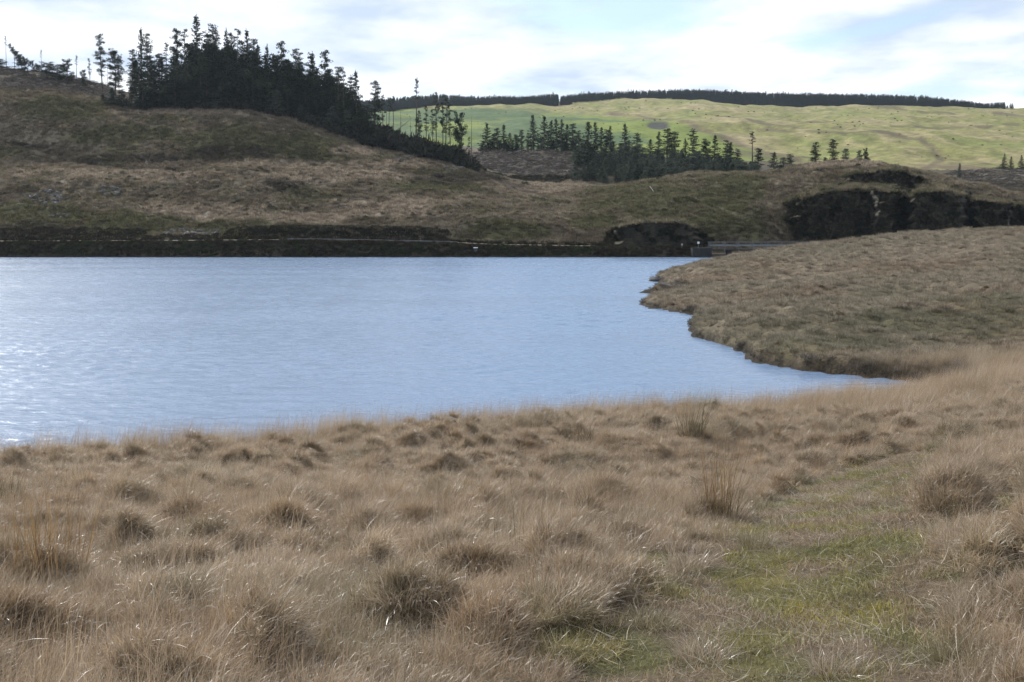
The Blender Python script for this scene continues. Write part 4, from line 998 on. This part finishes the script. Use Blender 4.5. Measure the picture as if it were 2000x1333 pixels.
# middle plantation
mid = [(951, 241, 335, 'spruce'), (963, 262, 335, 'pine'), (972, 251, 336, 'fullpine'), (984, 242, 338, 'narrow'), (996, 260, 336, 'spruce'), (1008, 263, 335, 'fullpine'), (1019, 254, 340, 'pine'), (1032, 260, 336, 'pine'), (1043, 224, 338, 'narrow'),
       (1063, 227, 340, 'spruce'), (1075, 236, 340, 'narrow'), (1087, 231, 342, 'narrow'), (1096, 233, 340, 'narrow'), (1108, 243, 340, 'spruce'), (1119, 242, 345, 'pine'), (1131, 257, 340, 'fullpine'), (1151, 238, 300, 'spruce'), (1164, 238, 335, 'narrow'),
       (1175, 248, 335, 'narrow'), (1184, 254, 335, 'pine'), (1193, 246, 335, 'narrow'), (1221, 241, 330, 'narrow'), (1245, 261, 325, 'fullpine'), (1270, 272, 325, 'spruce'), (1287, 257, 325, 'narrow'), (1304, 252, 322, 'pine'), (1318, 258, 322, 'fullpine'),
       (1340, 270, 320, 'narrow'), (1355, 253, 320, 'pine'), (1378, 272, 318, 'fullpine'), (1396, 263, 318, 'narrow'), (1419, 276, 315, 'fullpine'), (1428, 277, 312, 'narrow'), (1441, 291, 308, 'pine'), (1471, 257, 305, 'polepine'), (1482, 290, 300, 'pine'), (1512, 297, 285, 'spruce'), (1530, 309, 285, 'youngpine'), (1543, 302, 285, 'fullpine')]
for k, (px, py, Y, kd) in enumerate(mid):
    sing = {1471: 'lone thin pole pine at the right end of the middle plantation', 1043: 'tall narrow spruce, highest of the middle plantation'}.get(px)
    tree(px, py, Y, kd, sing or '%s forming the %s treetop from the left in the middle plantation' % (SKN.get(kd, 'young pine'), ordinal(k)), 'middle plantation trees', 1.5)
for k in range(150):
    px = 1122 + 355 * ((k * .61803 + .02 * random.random()) % 1.0); fr = random.random(); lo = np.interp(px, [1120, 1220, 1350, 1480], [352, 350, 338, 334])
    hi_ = float(np.interp(px, [1125, 1200, 1300, 1400, 1475], [272, 262, 278, 288, 306])); py = lo - 12 - (lo - 22 - hi_) * (1 - fr); Y = 268 + 48 * (1 - fr)
    tree(px, py, Y, random.choice(['youngpine', 'youngpine', 'youngspruce', 'narrow', 'youngspruce']), 'young grey-green conifer in the thick lower part of the middle plantation', 'young conifers below the middle plantation', random.uniform(1.3, 2.2))
for k in range(22):
    px = 945 + k * 9.5 + random.uniform(-2, 2); tree(px, 276 + random.uniform(-4, 10), 337, random.choice(['fullpine', 'youngpine', 'spruce']), '%s small conifer from the left along the foot of the middle plantation back row' % ordinal(k), 'small conifers at the foot of the back row', 1.5)
# right-hand knoll and beyond
for px, py, Y, kd, lab, w in ((1594, 280, 245, 'fullpine', 'bushy pine on the knoll crest, left of a matching pine', 1.25), (1627, 273, 245, 'fullpine', 'tallest bushy pine on the knoll crest above the crags', 1.2), (1650, 292, 245, 'youngpine', 'small pine right of the two bushy knoll pines', 1.0),
                              (1679, 294, 245, 'youngpine', 'low scrubby pine near the right end of the knoll crest', 1.0), (1690, 297, 246, 'bushpine', 'last low bush on the knoll crest above the upper rock band', .5), (1612, 308, 247, 'youngpine', 'small shrub between the two bushy knoll pines', .8),
                              (1874, 319, 290, 'youngspruce', 'small sparse spruce alone above the felled patch at right', .7), (1895, 330, 300, 'snag', 'bare shrubby sapling beside the small spruce at right', .8), (1935, 326, 300, 'snag', 'bare sapling left of the dark spruce pair at right', .8),
                              (1962, 300, 315, 'spruce', 'taller of the dark spruces at the right edge', 1.1), (1975, 306, 315, 'spruce', 'second dark spruce at right, touching the taller one', 1.1), (1995, 303, 312, 'spruce', 'dark spruce cut by the right edge of the photo', 1.1)):
    tree(px, py, Y, kd, lab, 'trees on and beyond the knoll', w)

# ------------------------------------------------------------------ far wood on the skyline
tb, cr = spruce(900, 13, 2.4, .05, .8); fw = []
for k in range(4):
    tb, cr = spruce(900 + k, 13, 1.9 + .2 * k, .04, .8); fw.append(mesh_np('far_spruce_%d' % k, cr[0], cr[1], M_NEEDLE, {'blade': cr[2]}))
WC = template_collection('far_spruce_patterns', fw)
n = 4600; px = rng.uniform(640, 1985, n); cY = np.interp(px, [640, 750, 850, 1000, 1090, 1180, 1400], [875, 880, 902, 925, 955, 995, 1004]); Y = cY + 3 + 62 * rng.uniform(0, 1, n) ** 1.3
keep = ~((px > 1090.5) & (px < 1095.5)) & ~((px > 1962) & (rng.uniform(0, 1, n) < .75)); px, Y = px[keep], Y[keep]; n = len(px)
topy = np.interp(px, [640, 720, 780, 860, 930, 1040, 1085, 1100, 1140, 1250, 1340, 1420, 1500, 1700, 1800, 1900, 1962, 1990], [204, 196, 191, 185, 189, 188, 183, 188, 182, 178, 175, 178, 182, 185, 188, 199, 212, 215]) + rng.normal(1.6, 1.9, n)
v = (666.5 - topy) / F; t = Y / (CP + v * SP); X = (px - 1000) / F * t; zt = CAMZ + (-SP + v * CP) * t; z0 = H(X, Y); hh = np.clip(zt - z0, 5, 22)
z0 = np.where(hh >= 22, zt - 22, z0)
S = np.stack([(hh / 13) ** .6 * .95, (hh / 13) ** .6 * .95, hh / 13], -1)
scatter('far_wood', np.stack([X, Y, z0], -1), rot_euler(np.zeros(n), np.zeros(n), rng.uniform(0, 6.28, n)), S, rng.integers(0, 4, n), np.tile(C(.03, .045, .03), (n, 1)), WC, label='long dark conifer wood along the far skyline', category='wood')

# ------------------------------------------------------------------ heather, brash, stones, stumps
shr = []
for k in range(4):
    r = np.random.default_rng(950 + k); n_ = 240; o_ = r.normal(0, 1, (n_, 3)); o_ /= np.linalg.norm(o_, axis=1, keepdims=True); o_[:, 2] = np.abs(o_[:, 2]); o_ *= (r.uniform(.15, 1, n_) ** .5)[:, None] * np.array([.75, .75, .62]) * r.uniform(.7, 1.1, (n_, 1))
    a = quad_cloud(o_, o_ + r.normal(0, .35, (n_, 3)) + [0, 0, .3], r.uniform(.18, .42, n_), r.uniform(.05, .12, n_), r); shr.append(mesh_np('shrub_%d' % k, a[0], a[1], M_SHRUB, {'blade': a[2]}))
SC_ = template_collection('heather_patterns', shr)
def shrubs(x, y, s, tint, label, name='heather'):
    z = H(x, y); n = len(x); scatter(name, np.stack([x, y, z - .05], -1), rot_euler(np.zeros(n), np.zeros(n), rng.uniform(0, 6.28, n)), s, rng.integers(0, 4, n), tint * rng.uniform(.6, 1.4, n)[:, None], SC_, label=label, category=name)
n = 5200; x = rng.uniform(-105, 32, n); y = 179.3 + rng.uniform(0, 1, n) * 4.2; keep = H(x, y) > .25; x, y = x[keep], y[keep]; n = len(x)
shrubs(x, y, rng.uniform(.35, .75, n), lerp(np.tile(C(.05, .04, .026), (n, 1)), C(.048, .052, .026), sstep(-.2, .5, fbm(x / 5, y / 3, 231, 3))), 'dark heather and grass covering the far shore embankment')
x = rng.uniform(-105, 30, 9000); y = rng.uniform(189.8, 195.5, 9000)
d = ((x > -48) & (x < -11)) * 1.0 + (x < -62) * .9 + ((x >= -62) & (x <= -48)) * (y < 192.5) * .6 + (x >= -11) * (y < 191.5) * .7
keep = rng.uniform(0, 1, len(x)) < d * .75; x, y = x[keep], y[keep]; n = len(x)
shrubs(x, y, rng.uniform(.5, 1.0, n), np.tile(C(.036, .033, .021), (n, 1)), 'dark heather on the cut bank behind the track')
x = rng.uniform(-75, -8, 9000); px = 1000 + x / 262 * F; ridgeY = np.interp(px, [300, 560, 640, 700, 800, 870, 935], [264, 262, 257, 255, 251, 247, 241]); y = ridgeY + rng.uniform(1.5, 30, 9000) ** 1.0
un = fbm(x / 5, y / 5, 291, 3); keep = (px > 180) & (px < 950) & ((px > 690) | (y < ridgeY + 10)) & (un > -.12 + .25 * rng.uniform(-1, 1, len(un))); x, y, px = x[keep], y[keep], px[keep]; n = len(x)
shrubs(x, y, rng.uniform(.5, 1.9, n) * (1.0 + 1.3 * np.clip(fbm(x / 4, y / 4, 295, 3), -.5, 1)) * np.interp(px, [600, 720, 850, 950], [1, 1.9, 1.8, .9]), np.tile(C(.03, .03, .021), (n, 1)), 'dark tangled undergrowth and windblown branches along the wooded ridge', 'undergrowth')
n = 1500; px = rng.uniform(920, 1160, n); y = rng.uniform(262, 290, n); x = (px - 1000) / F * y; yl = 268 + .05 * (px - 1000)
keep = (y > yl - 2) & (y < yl + 12); x, y = x[keep], y[keep]; n = len(x)
shrubs(x, y, rng.uniform(.6, 1.3, n), np.tile(C(.05, .048, .03), (n, 1)), 'dark scrub along the foot of the felled slope', 'scrub')
cv = np.concatenate(CRAGV); k_ = (fbm(cv[:, 0] / 3, cv[:, 2] / 3, 261, 3) > -.12) & (rng.uniform(0, 1, len(cv)) < .05); cv = cv[k_]; n = len(cv)
scatter('heather', cv + np.array([0, -.05, -.1]), rot_euler(np.full(n, .5), np.full(n, -1.57), rng.uniform(0, 6.28, n)), rng.uniform(.35, .85, n), rng.integers(0, 4, n), np.tile(C(.024, .024, .015), (n, 1)) * rng.uniform(.6, 1.5, n)[:, None], SC_, label='dark heather growing on the rock crags', category='heather')
n = 650; px = rng.uniform(780, 2050, n); y = rng.uniform(520, 985, n); x = (px - 1000) / F * y; keep = fbm(x / 35, y / 60, 271, 3) > .12; x, y = x[keep], y[keep]; n = len(x)
shrubs(x, y, rng.uniform(.4, 1.2, n), np.tile(C(.11, .10, .06), (n, 1)), 'scattered rushes and gorse dotting the far pasture', 'scrub')
n = 9000; x = rng.uniform(-115, 95, n); y = rng.uniform(196, 262, n); c1 = fbm(x / 9, y / 6, 301, 4); keep = (c1 > .18) & (H(x, y) > 2); x, y, c1 = x[keep], y[keep], c1[keep]; n = len(x)
shrubs(x, y, rng.uniform(.3, .85, n), lerp(np.tile(C(.11, .085, .052), (n, 1)), C(.10, .10, .05), sstep(-.2, .3, fbm(x / 14, y / 14, 305, 2))), 'clumps of heather and rushes dotted over the hillside')
n = 2600; y = rng.uniform(40, 140, n); x = rng.uniform(8, 70, n); keep = (H(x, y) > .35) & (fbm(x / 5, y / 5, 311, 3) > .15); x, y = x[keep], y[keep]; n = len(x)
shrubs(x, y, rng.uniform(.12, .3, n), np.tile(C(.16, .12, .075), (n, 1)), 'dark rush tufts dotted over the headland', 'rushes')
cp_ = np.concatenate(CAPV); cp_ = cp_[rng.uniform(0, 1, len(cp_)) < .75]; n = len(cp_)
scatter('grass', cp_ + rng.normal(0, .15, (n, 3)) * [1, 1, .2] - [0, 0, .08], rot_euler(np.full(n, .3), np.full(n, -1.57), rng.uniform(0, 6.28, n)), rng.uniform(.6, 1.4, n), rng.integers(0, 6, n), lerp(np.tile(C(.19, .155, .095), (n, 1)), C(.09, .085, .04), sstep(-.3, .3, fbm(cp_[:, 0] / 3, cp_[:, 1] / 3, 321, 3))) * rng.uniform(.5, 1.3, n)[:, None], FC, label='rough grass hanging over the tops of the rock crags', category='grass')
sv_ = np.concatenate(SIDEV); sv_ = sv_[rng.uniform(0, 1, len(sv_)) < .22]; n = len(sv_)
scatter('heather', sv_ + np.array([0, -.25, -.1]), rot_euler(np.full(n, .5), np.full(n, -1.57), rng.uniform(0, 6.28, n)), rng.uniform(.45, 1.0, n), rng.integers(0, 4, n), np.tile(C(.032, .03, .018), (n, 1)) * rng.uniform(.6, 1.6, n)[:, None], SC_, label='dark heather fringing the sides of the rock crags', category='heather')
# felled-timber litter: chips, tops and roots
lit = []
for k in range(5):
    b = MB(); rd = random.Random(970 + k)
    for q in range(7):
        a = rd.uniform(0, 6.28); L = rd.uniform(.3, 1.4); ox, oy = rd.uniform(-.7, .7), rd.uniform(-.7, .7); zz = rd.uniform(.05, .4)
        b.tube([(ox, oy, zz), (ox + math.cos(a) * L, oy + math.sin(a) * L, zz + rd.uniform(-.1, .3))], [.06, .03], 4)
    lit.append(b.mesh('brash_%d' % k, simple('brash_wood_%d' % k, ((.30, .27, .24), (.09, .075, .06), (.13, .11, .09), (.07, .055, .045), (.16, .14, .12))[k], .9)))
BC = template_collection('brash_patterns', lit)
def brash(n, pxr, Yr, label):
    px = rng.uniform(*pxr, n); y = rng.uniform(*Yr, n); x = (px - 1000) / F * y; z = H(x, y)
    scatter('felling_debris', np.stack([x, y, z], -1), rot_euler(np.zeros(n), np.zeros(n), rng.uniform(0, 6.28, n)), rng.uniform(.5, 1.3, n), rng.choice(5, n, p=[.10, .25, .25, .25, .15]), np.ones((n, 3)), BC, label=label, category='debris')
brash(1500, (925, 1150), (282, 334), 'felled branches and stumps on the slope below the middle plantation')
brash(1500, (1840, 2060), (238, 322), 'felled branches and stumps on the slope at the right edge')
brash(1500, (-60, 230), (272, 312), 'felled branches on the slope at the upper left')
# stones
rk = []
for k in range(5):
    r = np.random.default_rng(990 + k); bmv = []
    nu_, nv_ = 9, 6
    for j in range(nv_ + 1):
        for i_ in range(nu_):
            th = math.pi * j / nv_; ph = 2 * math.pi * i_ / nu_; rr0 = .5 * (1 + .35 * r.uniform(-1, 1)) ; bmv.append((rr0 * math.sin(th) * math.cos(ph) * 1.2, rr0 * math.sin(th) * math.sin(ph), rr0 * math.cos(th) * .65))
    q = [(j * nu_ + i_, j * nu_ + (i_ + 1) % nu_, (j + 1) * nu_ + (i_ + 1) % nu_, (j + 1) * nu_ + i_) for j in range(nv_) for i_ in range(nu_)]
    rk.append(mesh_np('stone_%d' % k, bmv, np.array(q), simple('stone_%d' % k, [(.11, .11, .11), (.07, .068, .066), (.17, .17, .17), (.09, .086, .09), (.06, .057, .055)][k], .85, (4, .3))))
RC = template_collection('stone_patterns', rk)
def stones(x, y, s, label, sink=.1):
    n = len(x); z = H(x, y); scatter('stones', np.stack([x, y, z + sink], -1), rot_euler(rng.uniform(0, .5, n), rng.uniform(0, 6.28, n), rng.uniform(0, 6.28, n)), s, rng.integers(0, 5, n), np.ones((n, 3)), RC, label=label, category='stones')
n = 700; x = rng.uniform(-95, 30, n); stones(x, 178.9 + rng.uniform(0, 1.3, n), rng.uniform(.2, .8, n), 'dark stones along the waterline of the far embankment', .05)
xs, ys_ = [], []
for ex, ey, rx, ry, c in ((95, 388, 34, 14, 70), (215, 375, 22, 9, 40), (118, 424, 18, 4, 14), (375, 457, 60, 8, 60), (890, 330, 26, 6, 26), (780, 312, 26, 5, 20)):
    for _ in range(c):
        a = random.uniform(0, 6.28); q = math.sqrt(random.random()); X_, Y_, Z_ = hit(ex + rx * q * math.cos(a), ey + ry * q * math.sin(a), 189, 275); xs.append(X_); ys_.append(Y_)
xs = np.array(xs); stones(xs, np.array(ys_), rng.uniform(.25, .9, len(xs)), 'grey scree stones showing through the hillside grass', .12)

# ------------------------------------------------------------------ single plants on the near bank
def plant(px, py, parts, mat, name, label, cat, group=None, yaw=None, scale=1.0, dz=0.0):
    x, y, z = hit(px, py, 3, 42); me = blade_mesh(name, parts, mat); o = link(name, me, None, label=label, category=cat)
    if group: o['group'] = group
    o.location = (x, y, z - .02 + dz); o.rotation_euler = (0, 0, yaw if yaw is not None else random.uniform(0, 6.28)); o.scale = (scale,) * 3
    return o
def rush(seed, n, h0, h1, tilt=.22, rad=.12, w=.005, wind=.25): return [blades(n, rad, h0, h1, tilt, .16, .22, (wind, .02, 0), w, 5, seed, .12, .9)]
plant(1352, 848, rush(1, 150, .35, .8, .34, .22, .005, .12), M_RUSH, 'rush_clump', 'dark green spiky rush clump at the water edge of the near bank', 'rush', 'rush clumps', 0)
plant(1408, 1000, rush(2, 70, .5, .95, .14, .14, .0045, .1), M_RUSHB, 'rush_clump', 'tall thin brown rush stems left of the grey rounded tussock', 'rush', 'rush clumps', 0)
plant(1408, 1004, rush(12, 50, .3, .5, .25, .14, .0045, .1), M_RUSH, 'rush_clump', 'short green rush stems at the foot of the tall brown rushes', 'rush', 'rush clumps', 0)
plant(100, 1110, rush(3, 120, .35, .75, .2, .22, .0045, .12), M_RUSHB, 'rush_clump', 'wide clump of reddish brown rush stems at lower left', 'rush', 'rush clumps', 0)
plant(18, 990, rush(4, 150, .2, .45, .2, .10, .005, .08), M_RUSH, 'rush_clump', 'small dark green rush tuft at the left edge', 'rush', 'rush clumps', 0)
plant(188, 872, rush(5, 160, .35, .7, .12, .14, .006, .2), M_RUSHB, 'rush_clump', 'upright brown tuft standing against the water at left', 'rush', 'rush clumps', 0)
plant(1130, 862, rush(6, 110, .25, .5, .35, .25, .005, .1), M_RUSH, 'rush_clump', 'low greyish rush patch on the bank above the water, left of the spiky clump', 'rush', 'rush clumps', 0)
plant(1010, 1090, rush(7, 26, .35, .7, .2, .25, .004, .1), M_RUSH, 'rush_clump', 'few dark rush stems among the tussocks in the middle', 'rush', 'rush clumps', 0)
def tuss(seed, n=420, rad=.14, l0=.12, l1=.30, wind=.3): return [blades(n, rad, l0, l1, .45, .3, 1.7, (wind, -.03, 0), .0042, 6, seed, .3, .92), blades(n // 10, rad, l0 * 1.3, l1 * 1.3, .3, .2, .9, (wind, 0, 0), .003, 6, seed + 50, .3, .8)]
TL = [(1492, 1000, 1.1, 'g', 'large grey-green rounded tussock beside the tall brown rushes'), (1078, 1200, 1.15, 'g', 'big dark-sided tussock left of the mossy patch near the bottom'), (1240, 1075, 1.1, 's', 'upright brown tussock above the mossy patch'),
      (1552, 948, 1.0, 'g', 'dark tussock behind the head of the grassy path'), (1905, 1205, 1.1, 's', 'spiky upright tussock right of the grassy path'), (1890, 1075, 1.05, 's', 'dark brown tussock up the right side of the path'), (1632, 1318, .8, 's', 'small bristly tussock standing in the path at the bottom'),
      (1480, 1068, .95, 'g', 'greenish tussock at the left edge of the path'), (1340, 1112, 1.1, 's', 'broad brown tussock left of the path bend'), (1275, 1222, .8, 'g', 'low mossy green tussock at the left side of the path'), (800, 1172, 1.1, 's', 'round brown tussock left of the big dark-sided one'),
      (75, 1260, 1.2, 's', 'large shaggy tussock in the lower left corner'), (400, 1285, 1.05, 's', 'shaggy tussock on the bottom edge, left of centre'), (1880, 1295, .9, 'g', 'small dark tussock low at the right of the path'), (1690, 985, .8, 's', 'little brown tussock at the top of the path'),
      (1870, 905, 1.0, 's', 'bleached arching tussock on the right bank above the path'), (650, 1020, .9, 's', 'dark-based tussock in the middle of the left bank'), (1595, 985, .85, 's', 'brown tussock just left of the little one at the path top'), (1375, 1290, .9, 's', 'grassy tuft at the left edge of the path near the bottom'),
      (440, 1075, 1.0, 's', 'arching brown tussock left of centre in the dry grass'), (1700, 1120, .55, 'g', 'small green tuft in the middle of the path')]
for k, (px, py, sc_, t, lab) in enumerate(TL):
    plant(px, py, tuss(1100 + k), M_TUSS if t == 's' else M_TUSSG, 'grass_tussock', lab, 'tussock', 'tussocks on the near bank', random.uniform(-.5, .5), sc_ * .85)
for px, py, Y0, lab in ((1285, 549, 100, 'dark peaty lump at the tip of the headland'), (1412, 514, 150, 'dark rock at the water edge of the headland near the bridge')):
    x, y, z = pt(px, py, CAMZ * F / (py - 441)); r = np.random.default_rng(int(px)); 
    me = rk[1].copy(); o = link('shore_rock', me, None, label=lab, category='rock'); o.location = (x, y, .1); o.scale = (1.6, 1.1, .9)

# ------------------------------------------------------------------ thin haze in the valley air
hm, nt, N, out = new_mat('valley_haze')
pv = N('ShaderNodeVolumePrincipled'); pv.inputs['Color'].default_value = (.72, .84, 1.0, 1); pv.inputs['Density'].default_value = .00006; pv.inputs['Anisotropy'].default_value = .3
nt.links.new(pv.outputs[0], out.inputs['Volume'])
b = MB(); b.box(-2600, 2600, -120, 1760, -8, 190)
o = link('haze', b.mesh('haze', hm), None, kind='stuff', label='thin blue haze in the valley air', category='haze')
